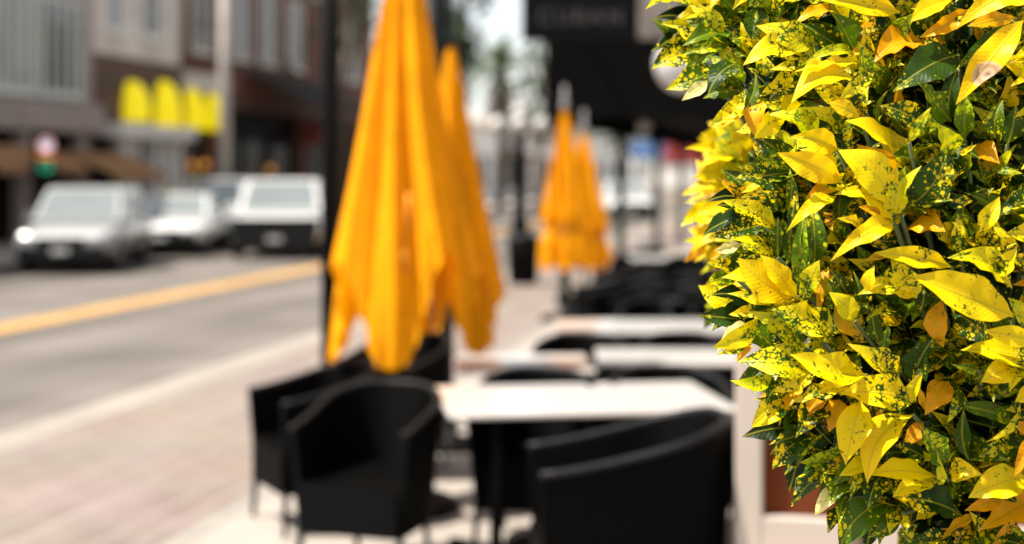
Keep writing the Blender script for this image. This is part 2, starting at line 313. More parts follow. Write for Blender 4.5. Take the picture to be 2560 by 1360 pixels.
# ================================================================== SETTING
MB().quad((-900, -300, -0.20), (900, -300, -0.20), (900, 1500, -0.20), (-900, 1500, -0.20)).build('ground', M['earth'])['kind'] = 'structure'
KX = -5.5; FX = -15.2; FAC = -19.5
def struct(o): o['kind'] = 'structure'; return o
struct(MB().quad((FX, -40, -0.15), (KX, -40, -0.15), (KX, 400, -0.15), (FX, 400, -0.15)).build('road', M['asphalt']))
for X in (-9.72, -10.02):
    pass
mk = MB()
for X in (-9.70, -9.98): mk.quad((X - 0.105, -40, -0.146), (X + 0.105, -40, -0.146), (X + 0.105, 400, -0.146), (X - 0.105, 400, -0.146))
struct(mk.build('road_marking', M['line']))
struct(MB().quad((KX - 0.42, -40, -0.146), (KX - 0.002, -40, -0.146), (KX - 0.002, 400, -0.146), (KX - 0.42, 400, -0.146)).build('gutter', mat('gutter_concrete', (0.13, 0.112, 0.095), 0.9, 0, 0.3, 1.5)))
struct(MB().box(KX, KX + 0.42, -40, 400, -0.19, 0.006).build('kerb', M['kerb'], bevel=0.03))
struct(MB().box(KX + 0.42, 14, -40, 400, -0.19, 0.0).build('sidewalk', M['concrete']))
struct(MB().box(KX + 0.42, -3.1, -40, 400, -0.05, 0.004).build('brick_paving', M['pavers']))
struct(MB().box(FX - 0.3, FX, -40, 400, -0.19, 0.006).build('kerb', M['kerb'], bevel=0.03))
struct(MB().box(FAC - 30, FX - 0.3, -40, 400, -0.19, 0.0).build('sidewalk', M['concrete']))
# joints in the near concrete: a darker strip of drain channel along the paving edge
struct(MB().box(-3.1, -2.98, -40, 400, -0.05, 0.003).build('drain_channel', mat('drain_grey', (0.24, 0.22, 0.19), 0.9)))

# ================================================================== NEAR CHAIRS AND TABLES
def u_path(n=30):
    pts = []
    for i in range(7): pts.append((-1.0, -1.0 + i / 7 * 1.15))
    for i in range(n + 1):
        a = math.pi - math.pi * i / n
        pts.append((math.cos(a), 0.15 + 0.85 * math.sin(a)))
    for i in range(6, -1, -1): pts.append((1.0, -1.0 + i / 7 * 1.15))
    return pts
UP = u_path()
def shell_pt(i, h, off=0.0, hw=0.285, hd=0.30):
    x, y = UP[i]; k = 0.86 + 0.20 * h
    n = Vector((x, max(0, y - 0.15) * 1.1, 0))
    n = n.normalized() if n.length > 0 else Vector((1, 0, 0))
    return Vector((x * hw * k, y * hd * (0.92 + 0.12 * h) + 0.01, 0)) + n * off
def shell_top(i):
    y = UP[i][1]; t = min(1, max(0, (y + 1) / 1.9)); t = t ** 1.35
    return 0.65 + 0.135 * t
def make_chair():
    root = empty('wicker_armchair')
    z0 = 0.20; NH = 10; n = len(UP)
    sh = MB(); vs = []; fs = []
    for side, off in ((0, 0.0), (1, -0.035)):
        for j in range(NH + 1):
            for i in range(n):
                h = j / NH; z = z0 + (shell_top(i) - z0) * h
                p = shell_pt(i, h * (shell_top(i) - z0) / 0.62, off); p.z = z; vs.append(p)
    def ix(s, j, i): return s * (NH + 1) * n + j * n + i
    for j in range(NH):
        for i in range(n - 1):
            fs.append((ix(0, j, i), ix(0, j, i + 1), ix(0, j + 1, i + 1), ix(0, j + 1, i)))
            fs.append((ix(1, j, i), ix(1, j + 1, i), ix(1, j + 1, i + 1), ix(1, j, i + 1)))
        for i in (0, n - 1): fs.append((ix(0, j, i), ix(0, j + 1, i), ix(1, j + 1, i), ix(1, j, i)))
    for j in (0, NH):
        for i in range(n - 1): fs.append((ix(0, j, i), ix(0, j, i + 1), ix(1, j, i + 1), ix(1, j, i)))
    sh.add(vs, fs, True)
    o = sh.build('backrest', M['wicker'], root)
    es = o.modifiers.new('edges', 'EDGE_SPLIT'); es.split_angle = R(50)
    rim = []
    for i in range(n):
        p = shell_pt(i, (shell_top(i) - z0) / 0.62, -0.017); p.z = shell_top(i) + 0.004; rim.append(p)
    MB().tube(rim, 0.018, 8).build('rim', M['rim'], root)
    st = MB(); vs = []
    for z in (0.375, 0.425):
        for i in range(n): p = shell_pt(i, 0.4, -0.036); p.z = z; vs.append(p)
    st.add(vs, [tuple(range(n)), tuple(range(2 * n - 1, n - 1, -1))] + [(i, (i + 1) % n, n + (i + 1) % n, n + i) for i in range(n)], False)
    st.build('seat', M['wicker'], root, bevel=0.008)
    MB().box(-0.235, 0.235, -0.288, -0.262, 0.20, 0.415).build('front_apron', M['wicker'], root, bevel=0.01)
    for sx, y in ((-1, -0.262), (1, -0.262), (-1, 0.19), (1, 0.19)):
        w = 0.236 if y < 0 else 0.17
        MB().tube([(sx * w, y, 0.215), (sx * (w + 0.012), y + (0.03 if y > 0 else -0.012), 0.0)], [0.017, 0.013], 10).build('leg', M['grey_metal'] if False else M['black_metal'], root)
    return root
chair0 = make_chair(); used = [False]
def place_chair(px, d, facing, label, group='black wicker armchairs at the cafe tables'):
    """facing: degrees, 0 = towards the camera plane, positive turns the front to image left"""
    o = chair0 if not used[0] else copy_tree(chair0)
    used[0] = True
    o.location = at(px, d); o.rotation_euler = (0, 0, YAW - R(facing))
    return tag(o, label, 'chair', group)
place_chair(935, 6.47, 18, 'black wicker armchair facing forward in front of the big yellow umbrella')
place_chair(800, 7.30, 62, 'black wicker armchair turned to the street, behind the forward-facing armchair')
place_chair(1000, 8.55, 30, 'black wicker armchair mostly hidden beneath the hem of the big yellow umbrella')
place_chair(1572, 5.20, 86, 'nearest and largest black wicker armchair, seen side on before the long white table').scale = (0.98, 1.2, 1.13)
place_chair(1335, 6.92, 8, 'black wicker armchair tucked under the far side of the long white table, nearer the umbrella')
place_chair(1680, 6.98, -6, 'black wicker armchair on the far side of the long white table, nearer the terracotta wall')
place_chair(1450, 8.42, 8, 'black wicker armchair with rounded back behind the small white table')
place_chair(1730, 8.48, -10, 'black wicker armchair between the wide second table and the table beyond it')
for px, d, f, lb in ((1575, 12.9, 70, 'dark wicker armchair at the near left of the far seating cluster'), (1690, 12.0, 20, 'dark wicker armchair at the front of the far seating cluster'),
                     (1795, 11.4, -30, 'dark wicker armchair of the far seating cluster next to the shrub'), (1640, 14.6, 150, 'dark wicker armchair at the back of the far seating cluster'),
                     (1755, 13.9, 190, 'dark wicker armchair facing away in the far seating cluster'), (1560, 15.6, 80, 'dark wicker armchair beside the far closed umbrella'),
                     (1640, 10.75, 10, 'dark wicker armchair just behind the third white table'), (1765, 10.6, -12, 'dark wicker armchair behind the third white table, touching the shrub outline'),
                     (1525, 14.0, 110, 'dark wicker armchair at the street side of the far seating cluster'), (1715, 16.4, 20, 'dark wicker armchair in front of the far white table'), (1600, 18.4, 60, 'farthest dark wicker armchair, beside the far white table')):
    place_chair(px, d, f, lb)

def make_table(w, dep):
    root = empty('cafe_table')
    MB().box(-w / 2, w / 2, -dep / 2, dep / 2, 0.714, 0.74).build('table_top', M['white_top'], root, bevel=0.012)
    for sx in ((-1, 1) if w > 1 else (0,)):
        x = sx * w * 0.30
        p = MB().lathe([(0.03, 0.05), (0.028, 0.69)], 14, Matrix.Translation((x, 0, 0)))
        p.box(x - 0.04, x + 0.04, -dep * 0.38, dep * 0.38, 0.69, 0.7125)
        po = p.build('pedestal', M['black_metal'], root)
        f = MB()
        for k in range(4):
            f.box(0.0, 0.27, -0.025, 0.025, 0.012, 0.05, Matrix.Translation((x, 0, 0)) @ Matrix.Rotation(math.pi / 2 * k + math.pi / 4, 4, 'Z'))
            f.lathe([(0.02, 0.0), (0.02, 0.014)], 10, Matrix.Translation((x, 0, 0)) @ Matrix.Rotation(math.pi / 2 * k + math.pi / 4, 4, 'Z') @ Matrix.Translation((0.25, 0, 0)))
        f.build('foot', M['black_metal'], root)
    return root
TG = 'white tables of the pavement cafe'
def place_table(w, dep, px, d, rot, label):
    o = make_table(w, dep); o.location = at(px, d); o.rotation_euler = (0, 0, YAW + R(rot)); return tag(o, label, 'table', TG)
place_table(1.30, 0.82, 1447, 6.66, 8, 'long white cafe table with bright top between the nearest armchairs')
place_table(0.74, 0.66, 1310, 7.86, 3, 'small square white table beside the foot of the yellow umbrellas')
place_table(0.92, 0.62, 1690, 8.16, -2, 'second white table along, close to the yellow leaved shrub')
place_table(1.30, 0.75, 1625, 9.75, 0, 'third white table with wide top behind the rounded armchairs')
place_table(0.80, 0.7, 1655, 17.4, 0, 'far white table beyond the dark seating cluster')
place_table(0.80, 0.7, 1640, 21.5, 0, 'farthest white table under the dark gallery')

# ================================================================== UMBRELLAS
def make_umbrella(seed, tied=False, H=2.75, Ls=2.15):
    rr = random.Random(seed)
    root = empty('patio_umbrella')
    ph = rr.uniform(0, 6.28) if seed != 1 else R(80)
    am = [rr.uniform(0.85, 1.15) for _ in range(8)]; ln = [rr.uniform(0.96, 1.03) for _ in range(8)]
    NT, NZ = 128, 44
    vs = []; fs = []
    for j in range(NZ + 1):
        for k in range(NT):
            q = k / NT * 8; i0 = int(q) % 8; i1 = (i0 + 1) % 8; f = q - int(q)
            mid = 0.93 if tied else 0.79; L0 = (1.0 if i0 % 2 == 0 else mid) * ln[i0]; L1 = (1.0 if i1 % 2 == 0 else mid) * ln[i1]
            g_ = 0.5 - 0.5 * math.cos(math.pi * (f ** 1.5 if i0 % 2 == 0 else 1 - (1 - f) ** 1.5)); Lq = L0 + (L1 - L0) * g_
            s = j / NZ * Lq
            op0 = (0.36 if i0 % 2 == 0 else 0.49) * am[i0]; op1 = (0.36 if i1 % 2 == 0 else 0.49) * am[i1]
            w = f * f * (3 - 2 * f)
            op = op0 + (op1 - op0) * w
            s_full = s
            if tied and s > 0.70: s = 0.70 + (s - 0.70) * 0.12
            r = 0.024 + op * s ** (0.86 if tied else 1.0)
            if s > 0.78: r -= (s - 0.78) * 0.12
            fold = 0.5 + 0.5 * math.cos(2 * math.pi * f)
            depth = min(1, 0.35 + s * 1.1)
            r *= 1 - (0.36 + 0.1 * am[i0] - 0.62 * max(0, s - .45)) * depth * (1 - fold) ** 1.3
            r *= 1 + 0.06 * depth * math.sin(5 * 2 * math.pi * f + 3 * i0) + 0.025 * math.sin(s * 9 + k * 0.4)
            if tied:
                r *= (0.88 if i0 % 2 == 0 else 0.76)
                r *= 1 - 0.22 * math.exp(-((s_full - 0.74) / 0.05) ** 2)
            s = s_full
            a = ph + 2 * math.pi * (k / NT) + 0.10 * math.sin(s * 4 + i0)
            vs.append((r * math.cos(a), r * math.sin(a), H - 0.12 - s * Ls * (0.985 if tied else 1)))
    for j in range(NZ):
        for k in range(NT): fs.append((j * NT + k, j * NT + (k + 1) % NT, (j + 1) * NT + (k + 1) % NT, (j + 1) * NT + k))
    fs.append(tuple(range(NT)))
    MB().add(vs, fs, True).build('canopy', M['yellow_cloth'], root)
    if tied:
        zt = H - 0.12 - 0.74 * Ls
        MB().lathe([(0.192, zt - 0.03), (0.196, zt), (0.192, zt + 0.03)], 24, cap=False).build('strap', mat('dark_orange_strap', (0.40, 0.14, 0.01), 0.8), root)
    if not tied:                            # the loose tie strap hangs down the front fold
        MB().tube([(0.05, -0.315, H - 1.62), (0.055, -0.335, H - 1.75), (0.03, -0.33, H - 1.92), (0.045, -0.335, H - 2.02)], [0.012, 0.014, 0.012, 0.012], 6).build('tie_strap', mat('orange_tie', (0.60, 0.22, 0.005), 0.8), root)
    MB().lathe([(0.024, 0.06), (0.024, H - 0.14)], 14).build('pole', M['green_metal'], root)
    MB().lathe([(0.05, H - 0.14), (0.055, H - 0.08), (0.03, H - 0.04), (0.035, H + 0.02), (0.022, H + 0.12), (0.002, H + 0.15)], 16).build('finial', M['green_metal'] if seed == 2 else M['grey_metal'], root)
    for i in range(8):
        a = ph + 2 * math.pi * i / 8; L = 1.0 if i % 2 == 0 else 0.73
        op = 0.33 if i % 2 == 0 else 0.52
        k = 0.45 if tied else 0.5
        MB().tube([(0.012 * math.cos(a), 0.012 * math.sin(a), H - 0.2), (op * L * L * k * math.cos(a), op * L * L * k * math.sin(a), H - 0.12 - L * Ls * 0.95)], 0.006, 6).build('rib', M['grey_metal'], root)
    MB().lathe([(0.30, 0.0), (0.30, 0.035), (0.26, 0.06), (0.06, 0.075), (0.05, 0.28), (0.03, 0.30)], 28).build('base', M['black_metal'], root)
    return root
UG = 'closed yellow patio umbrellas along the pavement'
for px, d, sd, td, H, Ls, rz, lb in ((1008, 7.55, 1, False, 3.30, 2.36, 0, 'large closed yellow umbrella hanging in loose folds beside the black post'),
                                    (1128, 9.2, 2, False, 2.74, 1.98, 62, 'closed yellow umbrella just behind the largest one, mostly in its shadow'),
                                    (1412, 17.0, 3, True, 2.66, 1.98, 0, 'smaller closed yellow umbrella tied by a strap, in front of the dark gallery post'),
                                    (1460, 18.0, 4, True, 2.42, 1.84, 20, 'farthest closed yellow umbrella, shaded, partly hidden by the tied one')):
    o = make_umbrella(sd, td, H, Ls); o.location = at(px, d); o.rotation_euler = (0, 0, YAW + R(rz)); tag(o, lb, 'umbrella', UG)
    if sd == 2: o.scale = (0.76, 0.76, 1)

# ================================================================== POSTS, BIN, LAMPS
def post(name, px, d, r, h, m, label, cat, group=None, top=True):
    o = empty(name, at(px, d), YAW, label, cat, group)
    MB().lathe([(r, 0.14), (r, h)], 18).build('pole', m, o)
    MB().lathe([(r * 2.2, 0.0), (r * 2.2, 0.03), (r * 1.7, 0.06), (r * 1.25, 0.14)], 18).build('base', m, o)
    if top: MB().lathe([(r * 1.5, h), (r * 1.6, h + 0.05), (r * 0.8, h + 0.12), (0.01, h + 0.22)], 18).build('finial', m, o)
    return o
post('steel_post', 825, 8.6, 0.054, 4.3, M['black_metal'], 'plain black steel post rising beside the large yellow umbrella', 'post')
post('steel_post', 1098, 9.9, 0.064, 4.3, M['black_metal'], 'black steel post showing only above the tops of the two nearest umbrellas', 'post')
def street_lamp(px, d, h, label, r=0.13, globes=4):
    o = empty('street_lamp', at(px, d), YAW, label, 'street lamp', 'black street lamps with globes')
    MB().lathe([(0.2, 0), (0.22, 0.1), (0.19, 0.2), (0.17, 0.75), (r, 0.9), (r * 0.8, h - 0.3), (r, h - 0.25), (r * 0.7, h)], 16).build('pole', M['black_metal'], o)
    arm = MB()
    for k in range(globes):
        a = k * 2 * math.pi / globes
        arm.tube([(0, 0, h - 0.35), (0.22 * math.cos(a), 0.22 * math.sin(a), h - 0.45), (0.42 * math.cos(a), 0.42 * math.sin(a), h - 0.25)], 0.02, 6)
    arm.build('arm', M['black_metal'], o)
    for k in range(globes + 1):
        a = k * 2 * math.pi / globes
        c = (0.42 * math.cos(a), 0.42 * math.sin(a), h - 0.1) if k < globes else (0, 0, h + 0.15)
        MB().ball(c, 0.16).build('globe', M['globe'], o)
    return o
street_lamp(1300, 27.0, 2.75, 'black street lamp with white globes behind the litter bin')
street_lamp(1163, 21.0, 4.9, 'tall black street lamp pole rising beside the second umbrella', 0.045)
b = empty('litter_bin', at(1308, 22.4), YAW, 'round black litter bin standing on the pavement between the umbrellas', 'litter bin')
MB().lathe([(0.19, 0.0), (0.21, 0.03), (0.235, 0.66), (0.25, 0.67), (0.25, 0.71)], 24).build('body', M['black_metal'], b)
MB().lathe([(0.26, 0.71), (0.26, 0.75), (0.17, 0.80), (0.12, 0.80)], 24).build('lid', M['plastic'], b)
sb = MB()
for k in range(24):
    a = 2 * math.pi * k / 24; sb.tube([(0.222 * math.cos(a), 0.222 * math.sin(a), 0.05), (0.25 * math.cos(a), 0.25 * math.sin(a), 0.66)], 0.009, 5)
sb.build('slats', M['black_metal'], b)

# ================================================================== NEAR WALL BEHIND THE SHRUB
c0 = at(1852, 5.0)
wl = empty('panelled_wall', (c0.x, c0.y, 0), 0, 'cream stone wall end with a recessed terracotta panel behind the shrub', 'wall')
WL, WH = 3.6, 1.46
f = MB(); f.box(0.0, WL, 0.05, 3.4, 0, WH); f.build('core', M['terracotta'], wl)
f = MB(); f.box(-0.02, 0.075, 0.0, 3.42, 0.46, WH + 0.01); f.box(WL - 0.1, WL + 0.02, 0.0, 3.42, 0.46, WH + 0.01); f.box(0.075, WL - 0.1, 0.0, 0.047, WH - 0.2, WH + 0.01)
f.box(0.075, WL - 0.1, 0.0, 0.047, 0.46, 0.585); f.build('frame', M['cream'], wl, bevel=0.008)
MB().box(-0.05, WL + 0.05, -0.09, 3.45, 0.0, 0.457).build('plinth', M['cream'], wl, bevel=0.012)
MB().box(-0.08, WL + 0.08, -0.06, 3.48, WH + 0.012, WH + 0.13).build('coping', M['cream'], wl, bevel=0.01)

# ================================================================== RIGHT SIDE: GALLERY BUILDING
g0 = 18.4
gb = empty('gallery_building', (0, g0, 0), 0, 'dark arcaded building with a black gallery over the pavement and taupe upper wall', 'building')
MB().box(-0.3, 12, 0.5, 46, 0, 2.6).build('shop_wall', M['dark'], gb)
MB().box(-3.45, 12, 0, 46, 2.72, 3.45).build('gallery_deck', M['black_cloth'], gb)
va = MB(); va.box(-3.52, -3.46, -0.04, 46, 2.42, 3.5); va.box(-3.46, 12, -0.05, -0.005, 2.48, 3.5); va.build('fascia', M['black_cloth'], gb)
MB().box(-2.45, 12, 0.3, 46, 3.452, 9.0).build('upper_wall', M['taupe'], gb)
for k in range(9):
    y = 0.15 + k * 5.4
    MB().lathe([(0.12, 0), (0.12, 0.12), (0.075, 0.2), (0.065, 2.2), (0.11, 2.4), (0.11, 2.718)], 14, Matrix.Translation((-3.3, y, 0))).build('column', M['green_metal'], gb)
for k in range(8):
    y = 2.0 + k * 5.4
    f = MB(); f.box(-0.36, -0.303, y, y + 0.09, 0.5, 2.4); f.box(-0.36, -0.303, y + 2.9, y + 2.99, 0.5, 2.4); f.box(-0.36, -0.303, y + 0.09, y + 2.9, 2.31, 2.4); f.box(-0.36, -0.303, y + 0.09, y + 2.9, 0.5, 0.59)
    fo = f.build('window', M['sage'], gb); MB().box(-0.335, -0.312, y + 0.09, y + 2.9, 0.59, 2.31).build('pane', M['glass'], fo)
for k in range(8):
    y = 2.2 + k * 5.4
    f = MB(); f.box(-2.53, -2.452, y, y + 1.3, 4.3, 6.4); fo = f.build('window', M['dark'], gb); MB().box(-2.54, -2.532, y + 0.1, y + 1.2, 4.4, 6.3).build('pane', M['glass'], fo)
lam = MB()
# lamps below the gallery
for px, d, z, rr_, lb in ((1612, 21.0, 2.45, 0.10, 'dim pendant lamp hanging under the dark gallery'), ):
    o = empty('pendant_lamp', at(px, d, z), 0, lb, 'lamp')
    MB().ball((0, 0, 0), rr_).build('shade', M['globe'], o); MB().tube([(0, 0, rr_), (0, 0, 2.72 - z)], 0.008, 6).build('cord', M['black_metal'], o)
o = empty('globe_lamp', at(1708, 13.5, 2.80), YAW, 'big round white globe lamp beside the upper leaves of the shrub', 'lamp')
MB().ball((0, 0, 0), 0.27).build('globe', M['globe'], o); MB().lathe([(0.06, 0.2), (0.06, 0.3), (0.02, 0.34), (0.02, 0.9)], 12).build('stem', M['black_metal'], o)
MB().tube([(0, 0, 0.88), (0.5, 0.2, 1.0), (1.4, 4.9, 1.0)], 0.022, 8).build('bracket', M['black_metal'], o)

# hanging sign
s0 = at(1450, 17.6)
sg = empty('shop_sign', (s0.x, s0.y, 3.40), YAW, 'black hanging shop sign with faint grey capital letters', 'sign')
MB().extrude([(-0.04, 0.02), (0.04, 0.02), (0.04, 0.95), (-0.04, 0.95)], -0.70, 0.70).build('board', M['sign_black'], sg, bevel=0.01)
fr = MB(); fr.box(-0.72, -0.702, -0.05, 0.05, 0.0, 0.97); fr.box(0.702, 0.72, -0.05, 0.05, 0.0, 0.97); fr.box(-0.702, 0.702, -0.05, 0.05, 0.953, 0.972); fr.box(-0.702, 0.702, -0.05, 0.05, 0.0, 0.017)
fr.build('frame', M['black_metal'], sg)
def text_part(txt, size, parent, loc, m, rot=(R(90), 0, 0), name='lettering', ext=0.004):
    cu = bpy.data.curves.new(name, 'FONT'); cu.body = txt; cu.size = size; cu.align_x = 'CENTER'; cu.extrude = ext; cu.space_character = 1.25
    to = bpy.data.objects.new(name + '_curve', cu); col.objects.link(to); bpy.context.view_layer.update()
    me = bpy.data.meshes.new_from_object(to.evaluated_get(bpy.context.evaluated_depsgraph_get())); bpy.data.objects.remove(to)
    me.name = name; me.materials.clear(); me.materials.append(m)
    o = bpy.data.objects.new(name, me); col.objects.link(o); o.parent = parent; o.location = loc; o.rotation_euler = rot
    return o
text_part('CUBAN', 0.27, sg, (0, -0.047, 0.20), M['letter'])
MB().tube([(0.5, 0, 0.97), (0.5, 0, 1.25), (0.5, 1.2, 1.25)], 0.02, 8).build('bracket', M['black_metal'], sg)
MB().tube([(-0.5, 0, 0.97), (-0.5, 0, 1.25), (-0.5, 1.2, 1.25)], 0.02, 8).build('bracket', M['black_metal'], sg)

# ================================================================== LEFT SIDE BUILDINGS
def Y(px, X=FAC): return on_x(px, X)
def win(parent, y0, y1, z0, z1, fm, gm, mull=1, X=FAC, name='window'):
    f = MB(); t = 0.11
    f.box(X, X + 0.09, y0, y0 + t, z0, z1); f.box(X, X + 0.09, y1 - t, y1, z0, z1); f.box(X, X + 0.09, y0 + t, y1 - t, z1 - t, z1); f.box(X, X + 0.09, y0 + t, y1 - t, z0, z0 + t)
    for k in range(1, mull + 1):
        yy = y0 + (y1 - y0) * k / (mull + 1); f.box(X + 0.01, X + 0.08, yy - 0.045, yy + 0.045, z0 + t, z1 - t)
    f.box(X - 0.0, X + 0.14, y0 - 0.06, y1 + 0.06, z0 - 0.09, z0 - 0.002)
    fo = f.build(name, fm, parent)
    MB().box(X + 0.005, X + 0.03, y0 + t, y1 - t, z0 + t, z1 - t).build('pane', gm, fo)
    return fo
# building with the sage windows
b1 = empty('shop_building', (0, 0, 0), 0, 'grey green windowed building with a mauve ledge above its dark shopfront', 'building', 'old brick shop buildings across the street')
ya, yb = 14.0, Y(232)
MB().box(FAC - 12, FAC - 0.002, ya, yb, 3.55, 9.5).build('upper_wall', M['mauve'], b1)
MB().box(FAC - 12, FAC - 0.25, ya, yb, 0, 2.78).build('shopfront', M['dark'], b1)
MB().box(FAC - 12, FAC + 0.32, ya - 0.1, yb + 0.1, 2.79, 3.54).build('ledge', M['mauve'], b1, bevel=0.04)
for k in range(9):
    y1 = yb - 0.75 - k * 2.25
    if y1 - 2.0 < ya: break
    win(b1, y1 - 2.0, y1, 3.75, 6.3, M['sage'], M['paleglass'] if k % 2 else M['glass'], 3)
for k in range(8):
    y = yb - 0.45 - k * 2.9
    if y < ya + 0.4: break
    MB().box(FAC - 0.26, FAC + 0.02, y - 0.25, y + 0.25, 0, 2.79).build('pier', M['mauve'], b1)
MB().box(FAC - 12, FAC + 0.25, ya - 0.1, yb + 0.1, 9.5, 9.9).build('cornice', M['mauve'], b1)
# building with white columns
b2 = empty('shop_building', (0, 0, 0), 0, 'pale stucco fronted building with white columns and a white fascia', 'building', 'old brick shop buildings across the street')
ya, yb = Y(236), Y(452)
MB().box(FAC - 12, FAC - 0.02, ya, yb, 5.05, 9.3).build('upper_wall', M['stucco'], b2)
MB().box(FAC - 12, FAC - 0.03, ya, yb, 3.0, 5.05).build('brick_band', M['brown_brick'], b2)
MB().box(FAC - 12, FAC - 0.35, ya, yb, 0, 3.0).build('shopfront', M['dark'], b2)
MB().box(FAC - 0.3, FAC + 0.55, Y(262), yb, 2.72, 3.12).build('fascia', M['white_paint'], b2, bevel=0.03)
for px, w in ((306, 0.42), (335, 0.24), (380, 0.24), (412, 0.3), (440, 0.3)):
    y = Y(px); c = MB(); c.box(FAC - 0.2, FAC + 0.2, y - w / 2 - 0.06, y + w / 2 + 0.06, 0, 0.25); c.box(FAC - 0.15, FAC + 0.15, y - w / 2, y + w / 2, 0.25, 2.55); c.box(FAC - 0.2, FAC + 0.2, y - w / 2 - 0.06, y + w / 2 + 0.06, 2.55, 2.718)
    c.build('column', M['white_paint'], b2, bevel=0.02)
for px in (318, 395, 428):
    y = Y(px); win(b2, y - 0.32, y + 0.32, 0.55, 2.5, M['white_paint'], M['paleglass'], 1, FAC - 0.34)
win(b2, Y(262), Y(300), 5.7, 7.8, M['white_paint'], M['glass'], 1); win(b2, Y(350), Y(395), 5.7, 7.8, M['white_paint'], M['glass'], 1)
MB().box(FAC - 12, FAC + 0.3, ya, yb, 9.3, 9.7).build('cornice', M['stucco'], b2)
# red brick building with dark canopy
b3 = empty('shop_building', (0, 0, 0), 0, 'red brick building with black shopfront beyond the lamp post', 'building', 'old brick shop buildings across the street')
ya, yb = Y(455), Y(935)
MB().box(FAC - 14, FAC - 0.02, ya, yb, 3.9, 10.5).build('upper_wall', M['red_brick'], b3)
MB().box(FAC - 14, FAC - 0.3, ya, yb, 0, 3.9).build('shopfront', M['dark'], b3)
for px in (458, 540, 760, 900):
    y = Y(px); MB().box(FAC - 0.3, FAC + 0.06, y - 0.3, y + 0.3, 0, 3.9).build('pier', M['red_brick'], b3)
for px in (500, 600, 668, 735, 830, 880):
    y = Y(px); win(b3, y - 0.75, y + 0.75, 5.6, 8.2, M['stucco'], M['glass'], 1)
for px in (490, 590, 650, 715, 810):
    y = Y(px); win(b3, y - 0.9, y + 0.9, 0.5, 2.9, M['black_metal'], M['shopglass'], 2, FAC - 0.29)
MB().box(FAC - 14, FAC + 0.35, ya, yb, 10.5, 11.0).build('cornice', M['red_brick'], b3)
MB().box(FAC - 0.02, FAC + 0.12, ya, Y(548), 4.3, 4.9).build('stone_band', M['stucco'], b3)
# far buildings
def far_building(name, y0, y1, x1, h, m, label, nwin):
    o = empty(name, (0, 0, 0), 0, label, 'building', 'far buildings at the end of the street')
    MB().box(x1 - 14, x1, y0, y1, 0, h).build('wall', m, o); MB().box(x1 - 14, x1 + 0.25, y0 - 0.2, y1 + 0.2, h, h + 0.35).build('cornice', M['stucco'], o)
    for k in range(nwin):
        y = y0 + (k + 0.5) * (y1 - y0) / nwin
        win(o, y - 0.8, y + 0.8, 0.7, 2.7, M['dark'], M['glass'], 1, x1)
    MB().box(x1, x1 + 0.06, y0 + 0.5, y1 - 0.5, 2.95, 3.5).build('sign_band', M['white_paint'], o)
    return o
far_building('corner_building', 76, 96, -20.5, 4.3, M['white_paint'], 'low white corner building far up the street', 5)
far_building('far_building', 97, 122, -20.5, 5.2, M['stucco'], 'pale far building next to the low white one', 6)
far_building('far_building', 124, 170, -20.5, 6.0, M['white_paint'], 'whitish building at the farthest end of the street', 8)

# awnings
def slope_awning(name, X, y0, y1, z0, z1, proj, m, label, group=None):
    o = empty(name, (X, (y0 + y1) / 2, 0), 0, label, 'awning', group)
    h = (y1 - y0) / 2; a = MB()
    a.add([(0, -h, z1), (0, h, z1), (proj, h, z0 + 0.18), (proj, -h, z0 + 0.18)], [(0, 1, 2, 3)])
    a.add([(0.0, -h, z1 - 0.03), (0, h, z1 - 0.03), (proj, h, z0 + 0.15), (proj, -h, z0 + 0.15)], [(3, 2, 1, 0)])
    a.add([(0, -h, z1), (proj, -h, z0 + 0.18), (proj, -h, z0 + 0.15), (0, -h, z1 - 0.03)], [(0, 1, 2, 3)]); a.add([(0, h, z1), (proj, h, z0 + 0.18), (proj, h, z0 + 0.15), (0, h, z1 - 0.03)], [(3, 2, 1, 0)])
    a.build('canvas', m, o)
    MB().box(proj, proj + 0.02, -h, h, z0, z0 + 0.178).build('valance', m, o)
    fr = MB()
    fr.tube([(proj - 0.05, -h + 0.05, z0 + 0.13), (proj - 0.05, h - 0.05, z0 + 0.13)], 0.015, 6)
    for y in (-h + 0.05, 0, h - 0.05): fr.tube([(0.0, y, z0 + 0.1), (proj - 0.02, y, z0 + 0.13)], 0.015, 6)
    fr.build('frame', M['black_metal'], o)
    return o
slope_awning('canvas_awning', FAC + 0.33, Y(-150), Y(92), 1.72, 2.40, 1.1, M['awn_tan'], 'long brown canvas awning over the dark shopfront under the mauve ledge')
slope_awning('canvas_awning', FAC + 0.1, Y(150), Y(292), 1.50, 2.3, 1.5, M['awn_tan'], 'short tan orange canvas awning between the neon sign and the white columns')
slope_awning('canvas_awning', FAC + 0.06, Y(610), Y(790), 4.0, 5.2, 2.4, M['awn_grey'], 'long slate grey sloping canopy on the red brick building')
slope_awning('canvas_awning', -20.5, 92, 96.5, 2.5, 3.3, 1.2, M['awn_red'], 'red canvas awning on a far white building')
